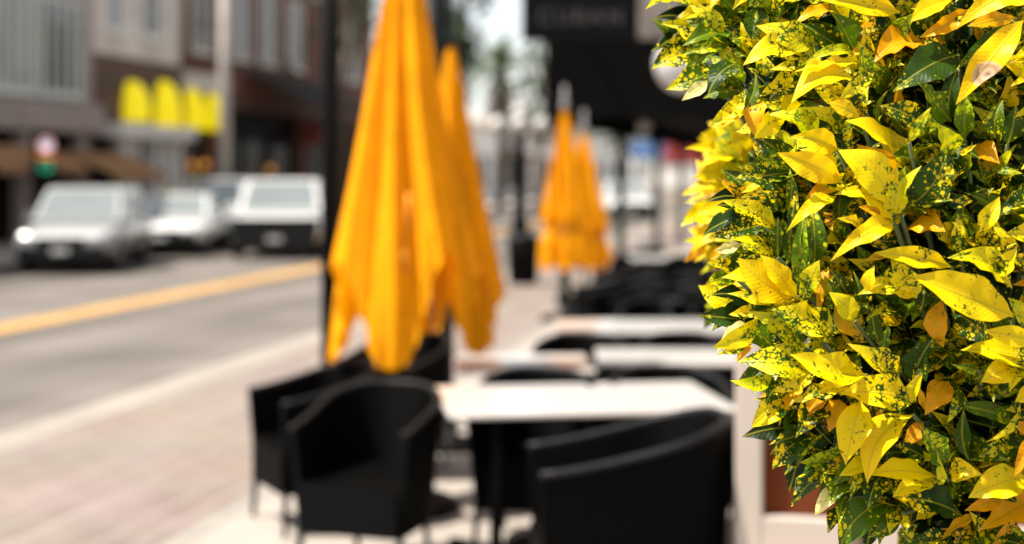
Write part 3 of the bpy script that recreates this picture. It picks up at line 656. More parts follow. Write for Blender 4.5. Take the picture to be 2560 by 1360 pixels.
def dome_awning(px, w, h, z0, label):
    o = empty('dome_awning', (FAC, Y(px), z0), 0, label, 'awning', 'bright yellow dome awnings in a row')
    n = 16; vs = []; fs = []
    for j in range(n + 1):
        e = math.pi / 2 * j / n
        for k in range(2 * n + 1):
            a = -math.pi / 2 + math.pi * k / (2 * n)
            vs.append((0.03 + 0.62 * math.cos(a) * math.cos(e) ** 0.8, w / 2 * math.sin(a) * math.cos(e) ** 0.8, h * math.sin(e)))
    m_ = 2 * n + 1
    for j in range(n):
        for k in range(2 * n): fs.append((j * m_ + k, j * m_ + k + 1, (j + 1) * m_ + k + 1, (j + 1) * m_ + k))
    MB().add(vs, fs, True).build('canvas', M['glow_awn'], o)
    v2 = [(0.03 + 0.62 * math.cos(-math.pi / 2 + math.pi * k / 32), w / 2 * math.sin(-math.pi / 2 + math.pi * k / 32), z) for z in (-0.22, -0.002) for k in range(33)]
    MB().add(v2, [(k, k + 1, 33 + k + 1, 33 + k) for k in range(32)], True).build('valance', M['glow_awn'], o)
    return o
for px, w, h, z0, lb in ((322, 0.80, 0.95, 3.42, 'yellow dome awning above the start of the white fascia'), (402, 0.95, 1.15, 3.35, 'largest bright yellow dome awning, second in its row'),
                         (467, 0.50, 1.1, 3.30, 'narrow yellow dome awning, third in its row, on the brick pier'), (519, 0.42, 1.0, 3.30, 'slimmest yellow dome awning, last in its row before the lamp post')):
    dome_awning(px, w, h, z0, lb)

# lamp post across the street
o = post('lamp_post', 562, 38.2, 0.15, 8.5, M['pole_grey'], 'thick grey concrete lamp post in front of the red brick building', 'lamp post')
MB().tube([(0, 0, 8.3), (0.5, -0.3, 8.9), (1.6, -0.9, 9.0)], 0.06, 8).build('arm', M['pole_grey'], o); MB().box(1.5, 2.1, -1.05, -0.75, 8.92, 9.05).build('lamp_head', M['grey_metal'], o)
# neon window sign
d_ = at(112, 34.0)
ns = empty('neon_sign', (FAC + 1.75, Y(112, FAC + 1.75), 0), R(60), 'lit neon sign with pink, orange and green glow before the dark shopfront', 'sign')
MB().box(-0.3, 0.3, -0.02, 0.03, 1.62, 2.62).build('backing', M['dark'], ns)
MB().tube([(0.25, 0.0, 0.0), (0.25, 0.0, 1.62)], 0.03, 8).build('post', M['black_metal'], ns)
def ring(z, rx, rz_, t): return MB().tube([(rx * math.cos(2 * math.pi * k / 24), -0.05, z + rz_ * math.sin(2 * math.pi * k / 24)) for k in range(25)], t, 6)
ring(2.38, 0.17, 0.14, 0.035).build('pink_tube', emit('neon_pink', (1.0, 0.60, 0.58), 0.22), ns)
ring(2.36, 0.07, 0.05, 0.03).build('white_tube', emit('neon_white', (0.85, 0.85, 1.0), 0.45), ns)
MB().tube([(-0.2, -0.05, 2.12), (0.22, -0.05, 2.10)], 0.035, 8).build('orange_tube', emit('neon_orange', (1.0, 0.25, 0.03), 0.4), ns)
ring(1.88, 0.15, 0.10, 0.04).build('green_tube', emit('neon_green', (0.05, 0.5, 0.26), 0.16), ns)
# warm shop lamps
for px, z, lb in ((480, 1.95, 'warm lit lamp in the red brick shopfront near the yellow awnings'), (512, 1.98, 'second warm lit lamp in the shopfront next to the grey lamp post'), (676, 1.82, 'warm orange lamp glowing in the black shopfront past the lamp post')):
    o = empty('shop_lamp', (FAC - 0.1, Y(px, FAC - 0.1), z), 0, lb, 'lamp', 'warm lamps in the shopfronts')
    MB().ball((0, 0, 0), 0.13).build('bulb', emit('warm_bulb', (1.0, 0.42, 0.10), 0.2), o); MB().tube([(0, 0, 0.12), (0, 0, 3.9 - z)], 0.012, 6).build('cord', M['black_metal'], o)
# red blade sign
o = empty('blade_sign', (FAC + 0.1, Y(782, FAC + 0.5), 2.7), 0, 'dull red blade sign hanging near the black post', 'sign')
MB().box(0.0, 0.75, -0.05, 0.05, 0, 0.95).build('board', mat('dull_red', (0.30, 0.06, 0.05), 0.7), o, bevel=0.02); MB().box(-0.1, 0.8, -0.02, 0.02, 0.953, 1.0).build('bracket', M['black_metal'], o)
# far sidewalk dressing seen under the gallery
o = empty('shade_sail', at(1622, 62, 0), YAW, 'small blue canopy far along the pavement', 'canopy')
MB().extrude([(-0.8, 2.35), (0.8, 2.35), (0, 3.05)], -0.75, 0.75).build('canvas', M['blue'], o)
for sx in (-0.7, 0.7):
    for sy in (-0.7, 0.7): MB().tube([(sx, sy, 0), (sx, sy, 2.36)], 0.03, 6).build('leg', M['white_paint'], o)
o = empty('shade_sail', at(1715, 50, 0), YAW, 'red canopy far along the pavement beside the shrub', 'canopy')
MB().extrude([(-1.0, 2.0), (1.0, 2.0), (0.7, 2.75), (-0.7, 2.75)], -0.7, 1.2).build('canvas', M['awn_red'], o)
for sx in (-0.6, 1.1):
    for sy in (-0.8, 0.8): MB().tube([(sx, sy, 0), (sx, sy, 2.01)], 0.03, 6).build('leg', M['white_paint'], o)

# ================================================================== CARS
def make_car(paint, Wd, Lg, Ht, hood, suv, lower=None, screen=None):
    """front faces -Y, origin on the ground at the centre; returns an Empty with its parts"""
    root = empty('parked_car')
    y0 = -Lg / 2; zb = 0.34; belt = Ht * 0.60 if suv else Ht * 0.64
    hz = belt - 0.06
    yw = y0 + hood; yr = Lg / 2
    cab = [(yw, belt), (yw + 0.72, Ht - 0.04), (yw + 1.0, Ht), (yr - (0.75 if suv else 1.55), Ht - 0.02), (yr - (0.35 if suv else 0.75), belt + 0.01)]
    # body: loft of cross-sections along y
    secs = [(y0, 0.55, hz - 0.22, 0.80), (y0 + 0.12, 0.36, hz - 0.12, 0.93), (y0 + 0.5, zb, hz - 0.05, 1.0), (yw - 0.1, zb, hz, 1.0), (yw + 0.2, zb, belt, 1.0), (yr - 0.6, zb, belt + 0.01, 1.0), (yr - 0.1, 0.38, belt - 0.03, 0.97), (yr, 0.5, belt - 0.2, 0.88)]
    vs = []; fs = []; prof = [(-0.90, 0.0), (-1.0, 0.22), (-1.0, 0.62), (-0.955, 0.90), (-0.80, 1.0), (0.80, 1.0), (0.955, 0.90), (1.0, 0.62), (1.0, 0.22), (0.90, 0.0)]; n = len(prof)
    for y, a, b_, w in secs:
        for u, v in prof: vs.append((u * w * Wd / 2, y, a + (b_ - a) * v))
    for i in range(len(secs) - 1):
        for k in range(n): fs.append((i * n + k, i * n + (k + 1) % n, (i + 1) * n + (k + 1) % n, (i + 1) * n + k))
    fs += [tuple(range(n)), tuple((len(secs) - 1) * n + k for k in range(n - 1, -1, -1))]
    MB().add(vs, fs, False).build('body', paint, root, bevel=0.035)
    # cabin (roof and pillars)
    tw = Wd / 2 * 0.80; bw = Wd / 2 * 0.955
    def wz(z): return bw + (tw - bw) * (z - belt) / (Ht - belt)
    vs = [(sx * wz(z), y, z) for sx in (-1, 1) for y, z in cab]; m_ = len(cab)
    fs = [tuple(range(m_)), tuple(range(2 * m_ - 1, m_ - 1, -1))] + [(i, m_ + i, m_ + i + 1, i + 1) for i in range(m_ - 1)]
    cb_ = MB().add(vs, fs, False).build('roof', paint, root, bevel=0.04)
    # glass set just proud of the cabin
    def lerp(a, b_, t): return a + (b_ - a) * t
    g = MB(); (ya, za), (yb_, zb_) = cab[0], cab[1]; e = 0.012
    p = lambda t, s: (s * wz(lerp(za, zb_, t)) * 0.90, lerp(ya, yb_, t) - e, lerp(za, zb_, t) + e)
    g.add([p(0.06, -1), p(0.06, 1), p(0.95, 1), p(0.95, -1)], [(0, 1, 2, 3)]); g.build('windscreen', screen or M['windscreen'], root)
    for sx in (-1, 1):
        for (f0, f1) in ((0.10, 0.44), (0.48, 0.86)):
            yA = lerp(cab[0][0] + 0.15, cab[4][0], f0); yB = lerp(cab[0][0] + 0.15, cab[4][0], f1)
            yA2 = max(yA, cab[1][0] + 0.1); yB2 = min(yB, cab[3][0])
            zA, zB = belt + 0.04, Ht - 0.12
            w = MB(); w.add([(sx * (wz(zA) + 0.008), yA, zA), (sx * (wz(zA) + 0.008), yB, zA), (sx * (wz(zB) + 0.008), yB2, zB), (sx * (wz(zB) + 0.008), yA2, zB)], [(0, 1, 2, 3)])
            w.build('side_window', M['glass'], root)
        MB().box(sx * (Wd / 2 + 0.02) - 0.10 * (sx < 0) * 1.0 - 0.02, sx * (Wd / 2 + 0.02) + 0.10 * (sx > 0) + 0.02, yw + 0.25, yw + 0.42, belt, belt + 0.16).build('mirror', paint, root, bevel=0.03)
        hl = MB(); hx0, hx1 = sorted((sx * Wd * 0.27, sx * Wd * 0.43))
        hl.box(hx0, hx1, y0 - 0.01, y0 + 0.16, hz - 0.36, hz - 0.20); hl.build('headlight', M['lens'], root, bevel=0.03)
    gr = MB(); gr.box(-Wd * 0.255, Wd * 0.255, y0 - 0.022, y0 + 0.05, hz - 0.40, hz - 0.20)
    gr.build('grille', M['plastic'], root, bevel=0.02)
    lo = lower or M['plastic']
    if lower:
        MB().box(-Wd * 0.475, Wd * 0.475, y0 - 0.03, y0 + 0.16, hz - 0.46, hz - 0.07).build('radiator_panel', lo, root, bevel=0.03)
    MB().box(-Wd * 0.45, Wd * 0.45, y0 - 0.05, y0 + 0.25, 0.27, 0.55 if lower is None else hz - 0.43).build('bumper', lo, root, bevel=0.05)
    MB().box(-0.16, 0.16, y0 - 0.062, y0 - 0.053, 0.42, 0.52).build('number_plate', M['plate'], root)
    wr = 0.36 if suv else 0.32
    for sx in (-1, 1):
        for yy in (y0 + 0.88, yr - 0.92):
            rot = Matrix.Translation((sx * (Wd / 2 - 0.10), yy, wr)) @ Matrix.Rotation(R(90), 4, 'Y')
            w = MB().lathe([(wr * 0.62, -0.11), (wr * 0.92, -0.115), (wr, -0.08), (wr, 0.08), (wr * 0.92, 0.115), (wr * 0.62, 0.11)], 24, rot, cap=False)
            wo = w.build('tyre', M['rubber'], root)
            rm = MB().lathe([(0.04, 0.09), (wr * 0.2, 0.085), (wr * 0.62, 0.09), (wr * 0.64, 0.02), (wr * 0.64, -0.09), (0.04, -0.06)], 18, rot); rm.build('rim', M['alu'], wo)
    return root
CG = 'cars and vans on the street'
def place_car(o, px, d, a, label):
    """a: angle in degrees between the car's axis and the line to the camera; positive shows its flank at image right"""
    v = at(px, d); o.location = (v.x, v.y, -0.15); view = math.atan2(-v.x, v.y)
    o.rotation_euler = (0, 0, view - R(a)); return tag(o, label, 'car', CG)
place_car(make_car(M['car_silver'], 1.78, 4.45, 1.62, 1.15, True), 222, 28.4, 13, 'silver crossover facing forward under the neon sign, first in the line of cars')
place_car(make_car(M['car_white'], 1.74, 4.4, 1.40, 1.2, False), 452, 33.6, 12, 'white low saloon car half hidden behind the silver crossover')
place_car(make_car(M['car_silver'], 1.80, 4.5, 1.74, 1.1, True, None, M['glass']), 548, 36.4, 12, 'silver crossover with dark windscreen between the low white car and the van')
place_car(make_car(M['car_white'], 1.94, 5.0, 1.74, 1.05, True, M['plastic']), 712, 33.0, 5, 'tall white van with black grille and bumper next to the black post')
place_car(make_car(M['car_white'], 1.78, 4.4, 1.50, 1.15, False), 1560, 57, -8, 'white car parked far up the street past the gallery posts')

# ================================================================== TREES FAR AWAY
def leaf_cloud(name, parent, m, centre, rad, n, size, seed):
    q = random.Random(seed); b_ = MB()
    cl = [(Vector((q.gauss(0, .5), q.gauss(0, .5), q.gauss(0, .5))), q.uniform(.25, .5)) for _ in range(26)]
    for i in range(n):
        c, r_ = cl[q.randrange(len(cl))]
        p = c + Vector((q.gauss(0, r_), q.gauss(0, r_), q.gauss(0, r_))) * 0.6
        p = Vector((p.x * rad[0], p.y * rad[1], p.z * rad[2])) + Vector(centre)
        e = Euler((q.uniform(0, 6.3), q.uniform(0, 6.3), q.uniform(0, 6.3))).to_matrix(); s_ = size * q.uniform(.6, 1.3)
        b_.add([p + e @ Vector(v) for v in ((-s_, 0, 0), (0, -s_ * .5, 0), (s_, 0, 0), (0, s_ * .5, 0))], [(0, 1, 2, 3)])
    return b_.build(name, m, parent)
def tree(px, d, h, rad, label, seed, n=2200, size=0.16):
    o = empty('street_tree', at(px, d), 0, label, 'tree', 'trees along the street')
    q = random.Random(seed); tb = MB(); tb.tube([(0, 0, 0), (0.05, 0.02, h * .35), (0.0, 0.1, h * .62)], [0.17, 0.13, 0.09], 10)
    tb.build('trunk', M['bark'], o)
    for k in range(6):
        a = k * 1.05; MB().tube([(0.0, 0.08, h * (.42 + .03 * k)), (rad * .45 * math.cos(a), rad * .45 * math.sin(a), h * .72), (rad * .8 * math.cos(a), rad * .8 * math.sin(a), h * .86)], [0.07, 0.045, 0.02], 6).build('branch', M['bark'], o)
    leaf_cloud('crown', o, M['treeleaf'], (0, 0, h * .78), (rad, rad, h * .27), n, size, seed)
    return o
tree(1105, 46, 7.6, 1.1, 'dark leafy street tree behind the top of the umbrellas', 5, 2600, 0.14)
tree(1345, 52, 5.6, 1.5, 'sparse street tree with sky showing through, left of the gallery', 21, 190, 0.15)
tree(1392, 27.5, 4.7, 0.72, 'small dark tree standing at the near end of the gallery', 31, 420, 0.11)
tree(860, 50, 11.0, 1.8, 'street tree in front of the red brick wall beside the black post', 12, 900)
tree(1560, 88, 6.0, 2.4, 'green street tree far away past the gallery', 15, 1500)
pt = empty('palm_tree', at(1250, 60), 0, 'palm tree with green top and brown skirt against the white sky', 'palm')
MB().tube([(0, 0, 0), (0.1, 0, 2.5), (0.0, 0.1, 6.2)], [0.22, 0.19, 0.17], 10).build('trunk', M['bark'], pt)
q = random.Random(3)
def frond(b_, base, a, up, L, droop, w):
    dirv = Vector((math.cos(a), math.sin(a), 0)); pts = []
    for i in range(7):
        t = i / 6; pts.append(Vector(base) + dirv * (L * t * math.cos(up) ) + Vector((0, 0, L * t * math.sin(up) - droop * t * t)))
    sd = Vector((-math.sin(a), math.cos(a), 0))
    for i in range(6):
        for sgn in (-1, 1):
            for kk in range(3):
                p0 = pts[i].lerp(pts[i + 1], kk / 3); tip = p0 + sd * sgn * w * (1 - 0.5 * i / 6) + (pts[i + 1] - pts[i]) * 0.9 + Vector((0, 0, -0.12))
                b_.add([p0, p0 + (pts[i + 1] - pts[i]) * 0.3, tip], [(0, 1, 2)])
fb = MB()
for k in range(26): frond(fb, (0, 0.1, 6.2), q.uniform(0, 6.28), q.uniform(-.2, 1.2), q.uniform(1.2, 1.7), q.uniform(.4, 1.0), 0.42)
fb.build('crown', M['palmleaf'], pt)
fb = MB()
for k in range(34): frond(fb, (0, 0.08, q.uniform(4.4, 6.0)), q.uniform(0, 6.28), q.uniform(-1.2, -.5), q.uniform(.9, 1.3), q.uniform(.2, .6), 0.3)
fb.build('dry_skirt', M['deadleaf'], pt); pt.scale = (1.0, 1.0, 1.05)

# ================================================================== THE SHRUB
# each leaf: bx by tx ty width kind (photo pixels of its base and tip; its depth comes from the crown's round surface)
LEAVES = """
1740 12 1615 19 34 S;1795 -20 1710 38 62 Y;1830 -22 1770 26 48 Y;1885 -24 1834 16 40 Y;1752 38 1691 43 20 P;1752 76 1655 57 32 L;1822 80 1710 104 62 H;1826 105 1712 132 36 H;1765 132 1634 166 72 M;1792 168 1664 219 60 M;1842 160 1770 232 58 M;1768 203 1709 244 30 P;1862 225 1771 314 38 S;1855 262 1805 312 40 Y;1888 180 1835 300 26 G;1892 15 1880 88 52 G;1908 250 1885 338 50 O;1965 296 1888 346 50 Y;
2045 112 1903 57 64 S;2112 122 2014 52 58 M;2135 125 2098 30 64 H;2096 30 1993 47 34 O;2088 4 1965 -6 44 S;2250 32 2058 -6 58 Y;2025 162 1861 157 62 S;2142 138 2020 146 28 L;2155 156 1984 179 26 Y;2140 200 1984 234 80 Y;2185 182 2096 252 36 S;2002 198 1903 236 60 M;2205 142 2126 132 40 O;2265 66 2132 80 60 Q;2318 118 2186 153 76 O;2305 146 2222 206 26 Q;2045 342 1933 277 64 L;2112 322 2029 262 58 L;2150 295 2075 256 40 Y;2160 298 2165 222 44 M;2195 312 2214 231 15 H;2095 376 1988 340 56 Y;2238 405 2132 290 82 Y;2108 425 2117 290 28 M;2122 375 2126 284 22 L;
2378 2 2280 46 46 Y;2395 -22 2287 15 50 O;2425 22 2310 85 38 O;2585 -12 2403 50 78 Y;2465 -15 2388 6 30 S;2545 46 2430 60 36 O;2558 50 2390 256 66 B;2505 66 2403 160 50 G;2395 138 2234 226 90 G;2376 305 2395 164 44 G;2378 302 2291 203 64 H;2412 350 2414 236 44 H;2365 92 2314 121 36 Q;2585 172 2504 148 50 S;2590 204 2529 214 15 Y;2600 286 2536 293 26 Y;2315 322 2210 262 58 M;2272 358 2325 269 24 L;2235 265 2246 219 26 O;2488 345 2505 250 44 G;2518 362 2540 265 48 G;2396 376 2347 310 50 L;2332 362 2318 284 50 G;
2002 424 1841 444 68 G;1945 572 1804 501 50 S;1958 548 1904 476 46 M;1905 562 1777 589 48 M;1935 642 1829 600 40 S;1855 608 1789 626 26 P;1862 626 1795 638 22 G;1965 545 1976 428 26 H;1975 595 1991 468 22 M;1945 645 1946 543 24 H;1966 665 1961 558 28 G;1942 525 1934 448 34 G;1990 695 2006 534 36 H;2032 668 2026 520 58 G;2090 492 1970 565 36 Y;1998 675 2051 577 26 H;2105 456 1944 383 64 Y;2095 432 2009 370 36 Y;2102 452 2015 488 40 O;2230 525 2110 376 92 Y;2228 540 2241 443 50 L;2212 474 2241 418 26 Y;2244 474 2260 418 28 H;2268 518 2373 364 82 M;2248 525 2291 418 26 L;2230 552 2089 484 60 Y;2232 546 2150 514 34 O;2236 558 2081 641 48 Y;2155 562 2100 544 26 Y;2250 602 2150 590 36 Q;2088 508 2078 572 40 Q;2240 432 2143 364 60 O;
2262 578 2362 577 66 O;2305 520 2348 550 40 Q;2430 368 2497 400 62 O;2400 386 2433 362 13 Y;2372 390 2452 396 40 G;2348 484 2431 501 36 M;2420 522 2479 470 42 Q;2424 428 2382 448 24 M;2452 580 2496 494 40 Y;2428 645 2484 534 60 M;2402 645 2393 538 33 M;2458 650 2466 572 20 O;2525 655 2488 556 40 M;2605 520 2494 531 58 M;2605 602 2514 583 56 S;2480 424 2553 431 18 H;2380 668 2194 628 48 Y;2232 630 2164 650 20 Q;2488 685 2536 620 48 S;
2535 790 2285 687 96 Y;2530 722 2384 638 68 S;2292 745 2232 642 56 S;2290 732 2158 725 66 S;2174 735 2180 666 34 Y;2306 708 2300 778 44 G;2355 748 2359 866 50 O;2396 748 2385 782 16 Y;2378 782 2462 850 78 G;2590 852 2462 828 46 Y;2580 892 2417 861 74 S;2535 912 2454 953 56 Y;2575 812 2524 744 50 L;2288 955 2323 854 66 G;2214 894 2225 804 24 H;2196 852 2180 764 36 G;2288 1005 2304 934 28 Y;2372 888 2324 926 30 Q;2448 926 2384 910 24 H;2245 930 2128 855 70 S;2372 952 2312 1038 54 O;2318 1028 2280 948 22 O;2578 922 2524 976 50 S;
1852 682 1767 655 40 M;1845 700 1767 709 36 H;1992 752 1817 684 70 S;1998 748 1854 644 84 Y;1994 742 1905 636 60 Y;1988 758 1827 727 36 S;1992 722 1984 636 24 H;1995 712 2017 638 32 H;2003 764 2046 652 46 S;2072 666 2049 774 30 O;2122 744 2078 678 44 G;2092 774 2068 698 42 G;2140 795 2137 688 34 G;2138 804 2084 738 50 S;2158 856 2090 752 58 Q;2098 832 1927 773 78 S;2055 858 2067 775 15 L;1945 762 1821 786 40 M;1895 788 1788 869 46 S;1888 814 1791 872 36 P;1860 868 1800 881 20 S;1878 858 1844 902 22 O;2012 872 1880 779 62 L;1932 872 1854 832 46 H;2040 916 1862 893 80 S;2045 918 1934 977 44 S;1935 928 1828 949 34 L;1942 930 1882 982 24 P;2165 938 1984 879 74 Y;2130 954 1981 1002 48 S;2290 1002 2119 974 84 S;
1986 950 1969 1014 50 O;1962 968 1913 1012 50 M;1948 1026 1897 992 26 G;1990 1018 1882 1066 56 M;2064 982 2009 1048 36 O;2098 998 2074 1070 50 O;2055 1018 1994 1082 66 M;2015 1078 1927 1106 34 G;2035 1098 1934 1166 64 M;2075 1138 1970 1252 86 G;2064 1082 1994 1168 16 G;2152 998 2111 1162 72 Y;2282 1038 2157 1195 80 Y;2255 1006 2178 1058 50 Q;2096 1138 2074 1228 60 G;2108 1198 2083 1252 50 H;2082 1213 2039 1282 36 P;2102 1272 2068 1322 40 M;2116 1242 2100 1304 26 H;2225 1255 2098 1370 78 H;2242 1158 2174 1256 78 M;2340 1192 2194 1164 64 Y;2348 1204 2234 1239 46 S;2405 1292 2248 1240 76 M;2258 1283 2267 1342 14 S;2308 1056 2258 1112 36 O;2368 1156 2309 1068 62 H;2368 1198 2340 1158 30 H;2352 1212 2351 1148 22 L;2322 1152 2240 1112 40 M;2374 1180 2452 1186 50 Y;2422 1150 2412 1034 34 G;2388 972 2364 1058 30 G;2512 1042 2395 1008 36 G;2550 1006 2472 1098 18 Y;2580 1128 2464 1132 60 G;2570 1196 2424 1241 76 Y;2505 1248 2417 1272 34 O;2585 1246 2449 1322 70 O;2445 1288 2354 1338 26 O;2432 1298 2382 1375 30 Q;2560 1330 2470 1385 60 Q;2380 1330 2280 1350 50 M;2320 1380 2250 1330 50 G;2620 1400 2500 1340 60 G;
2580 690 2520 640 40 M;2600 760 2552 700 46 O;2595 960 2545 1000 40 Y;2600 1060 2540 1080 40 M
"""
BACK = """
1830 402 1712 371 30 Y;1845 424 1738 440 40 Y;1845 456 1727 466 40 Y;1832 482 1714 506 26 P;1822 532 1703 563 60 S;1822 562 1729 622 44 Y;1852 425 1838 330 60 Y;1852 612 1772 652 34 O;1842 690 1773 732 26 O;1852 492 1758 542 50 O;1852 560 1768 592 44 S;1862 440 1790 350 50 L;1860 520 1745 525 50 Y;1858 600 1745 605 46 M;1872 700 1790 690 40 O;1870 470 1800 420 60 L;1880 380 1800 340 50 H;1880 640 1800 660 50 G;1890 560 1800 570 60 M;1866 735 1845 775 26 Y;1850 372 1772 388 40 Y;1850 392 1750 410 44 Y
"""
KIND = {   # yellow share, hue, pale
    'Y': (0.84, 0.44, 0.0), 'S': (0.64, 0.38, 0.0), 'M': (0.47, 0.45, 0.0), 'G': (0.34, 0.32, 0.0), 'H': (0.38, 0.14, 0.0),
    'D': (0.17, 0.42, 0.0), 'L': (0.66, 0.20, 0.0), 'O': (0.93, 0.85, 0.0), 'Q': (0.50, 0.82, 0.0), 'P': (0.86, 0.36, 0.9), 'B': (1.05, 0.58, 0.0)}  # O and Q paint shaded yellow leaves orange; D paints the crown's inner shade
CX, CY, CD = 2480, 640, 2.10
def surf(px, py):
    a = ((px - CX) / 880.0) ** 2 + ((py - CY) / 1000.0) ** 2
    return CD - 0.26 * math.sqrt(max(0.0, 1 - a)) + (0.08 * (a - 1) if a > 1 else 0)
class Foliage:
    def __init__(s): s.v = []; s.f = []; s.uv = []; s.kind = []; s.pos = []
    def leaf(s, B, T, Wm, kind, q, seed=None):
        B = Vector(B); T = Vector(T); a = T - B; Ln = a.length
        if Ln < 1e-4: return
        a.normalize(); mid = (B + T) / 2
        tocam = (Vector((0, 0, CAM_H)) - mid).normalized()
        n = tocam * 1.0 + Vector((0, 0, 1)) * q.uniform(0.15, 0.75) + Vector((q.gauss(0, .22), q.gauss(0, .22), q.gauss(0, .15)))
        n -= a * n.dot(a)
        if n.length < 0.15: n = Vector((0, 0, 1)) - a * a.z
        n.normalize(); w = a.cross(n)
        yl, hu, pl = KIND[kind]; yl += q.gauss(0, .05); hu += q.gauss(0, .06)
        sd = q.random() if seed is None else seed
        NT, NS = 16, 6
        bend = q.uniform(0.0, 0.20); fold = q.uniform(0.08, 0.60); wa = q.uniform(0.012, 0.06); wp = q.uniform(0, 6.3); wf = q.uniform(2.0, 4.2); tw = q.gauss(0, 0.4); side = q.gauss(0, 0.075); ea = q.uniform(0.0, 0.09); eb = q.uniform(0, 6.3); ec = q.uniform(1.2, 3.6); nk = (q.uniform(.3, .85), q.choice((-1, 1)), q.uniform(.15, .5)) if q.random() < 0.16 else None
        pk = q.uniform(0.34, 0.58); tipc = q.uniform(0.0, 0.22)
        b0 = len(s.v)
        for i in range(NT + 1):
            t = i / NT
            if t < 0.07: f = 0.06 + 0.1 * t / 0.07
            else:
                x = (t - 0.07) / 0.93; x2 = x ** (math.log(0.5) / math.log(pk))
                f = 0.16 * (1 - x) + math.sin(math.pi * x2) ** 0.92 * (1 - 0.16 * x)
                if x > 0.86: f *= 1 - 0.25 * (x - 0.86) / 0.14 * 0.6
                f = max(f, 0.012)
            ct = math.cos(tw * (t - .5)); st = math.sin(tw * (t - .5))
            wt = w * ct + n * st; ntv = n * ct - w * st
            c = B + a * (t * Ln) + n * (bend * Ln * (4 * t * (1 - t)) - tipc * Ln * t ** 4) + w * (side * Ln * 4 * t * (1 - t))
            for j in range(NS + 1):
                u = -1 + 2 * j / NS
                e = u * f * Wm / 2 * (1 + ea * math.sin(ec * 6.28 * t + eb + (2.1 if u > 0 else 0)))
                if nk and u * nk[1] > 0.3: e *= 1 - nk[2] * math.exp(-((t - nk[0]) / 0.06) ** 2)      # a torn or chewed margin
                wav = wa * Ln * abs(u) ** 2 * math.sin(wf * 2 * math.pi * t + wp + (1.7 if u > 0 else 0)) * min(1, f * 1.3)
                s.v.append(c + wt * e + ntv * (fold * abs(e) + wav))
                s.kind.append((yl, hu, sd, pl)); s.pos.append((0.5 + u / 2, t, 0, 1)); s.uv.append((e / 0.1, t * Ln / 0.1))
        m_ = NS + 1
        for i in range(NT):
            for j in range(NS): s.f.append((b0 + i * m_ + j, b0 + i * m_ + j + 1, b0 + (i + 1) * m_ + j + 1, b0 + (i + 1) * m_ + j))
    def build(s, name, parent):
        me = bpy.data.meshes.new(name); me.from_pydata([tuple(p) for p in s.v], [], s.f)
        me.polygons.foreach_set('use_smooth', [True] * len(s.f))
        ul = me.uv_layers.new(name='leaf_uv'); li = [0] * len(me.loops); me.loops.foreach_get('vertex_index', li)
        ul.data.foreach_set('uv', [c for i in li for c in s.uv[i]])
        for nm, data in (('leaf_kind', s.kind), ('leaf_pos', s.pos)):
            at_ = me.attributes.new(nm, 'FLOAT_COLOR', 'POINT'); at_.data.foreach_set('color', [c for k in data for c in k])
        me.materials.append(M['leaf']); me.update()
        o = bpy.data.objects.new(name, me); col.objects.link(o); o.parent = parent
        return o
FRONT = {'Y': -0.022, 'S': -0.015, 'L': -0.012, 'P': 0.0, 'B': -0.03, 'M': 0.008, 'H': 0.006, 'G': 0.02, 'O': 0.022, 'Q': 0.03}
def digit(fol, text, extra, q):
    stems = []
    for it in text.replace('\n', '').split(';'):
        if not it.strip(): continue
        x = it.split(); bx, by, tx, ty, w = map(float, x[:5]); k = x[5]
        d0 = surf((bx + tx) / 2, (by + ty) / 2) + FRONT[k] + extra + q.uniform(-0.008, 0.008)
        px = FPX / d0; Lp = math.hypot(tx - bx, ty - by); wm = w / px * 1.14
        want = max(0, (wm * 1.9) ** 2 - (Lp / px) ** 2) ** 0.5
        slope = max(want * 0.8, q.uniform(0.01, 0.035))
        B = P(bx, by, d0 + slope * 0.6); T = P(tx, ty, d0 - slope * 0.4)
        if k == 'B': fol.leaf(B, T, wm, k, q, 2.0)
        else: fol.leaf(B, T, wm, k, q)
        stems.append(B)
    return stems
ps = Vector(at(2480, 2.2))
sh = empty('croton_shrub', (ps.x, ps.y, 0.0), 0, 'large sharp croton shrub with gold splashed yellow and green leaves', 'shrub', 'yellow and green croton shrubs')
q = random.Random(11)
# foliage vertices are built in world space, then moved into the shrub's frame
fol = Foliage()
st = digit(fol, LEAVES, 0.0, q)
POLY = [(1715, -150), (1705, 60), (1740, 150), (1815, 215), (1880, 310), (1915, 420), (1880, 560), (1870, 640), (1890, 740), (1900, 840), (1945, 940), (1985, 1040), (2040, 1120), (2110, 1190), (2180, 1250), (2260, 1290), (2300, 1420), (2420, 1560), (2980, 1560), (3150, 1100), (3200, 500), (3050, -150), (2800, -330), (1950, -330)]
def inside(x, y):
    c = False; j = len(POLY) - 1
    for i in range(len(POLY)):
        (x0, y0), (x1, y1) = POLY[i], POLY[j]
        if (y0 > y) != (y1 > y) and x < (x1 - x0) * (y - y0) / (y1 - y0) + x0: c = not c
        j = i
    return c
def rosette(fol, c, axis, n, L, kinds, q):
    axis = axis.normalized(); e1 = axis.cross(Vector((0.3, 0.2, 1))).normalized(); e2 = axis.cross(e1)
    for i in range(n):
        a = i * 2.4 + q.uniform(-.3, .3); op = q.uniform(0.45, 1.25) if i > 2 else q.uniform(.15, .5)
        dv = axis * math.cos(op) + (e1 * math.cos(a) + e2 * math.sin(a)) * math.sin(op)
        l = L * q.uniform(.7, 1.2)
        fol.leaf(c, c + dv * l, l * q.uniform(.34, .46), q.choice(kinds), q)
inner = []
cnt = 0
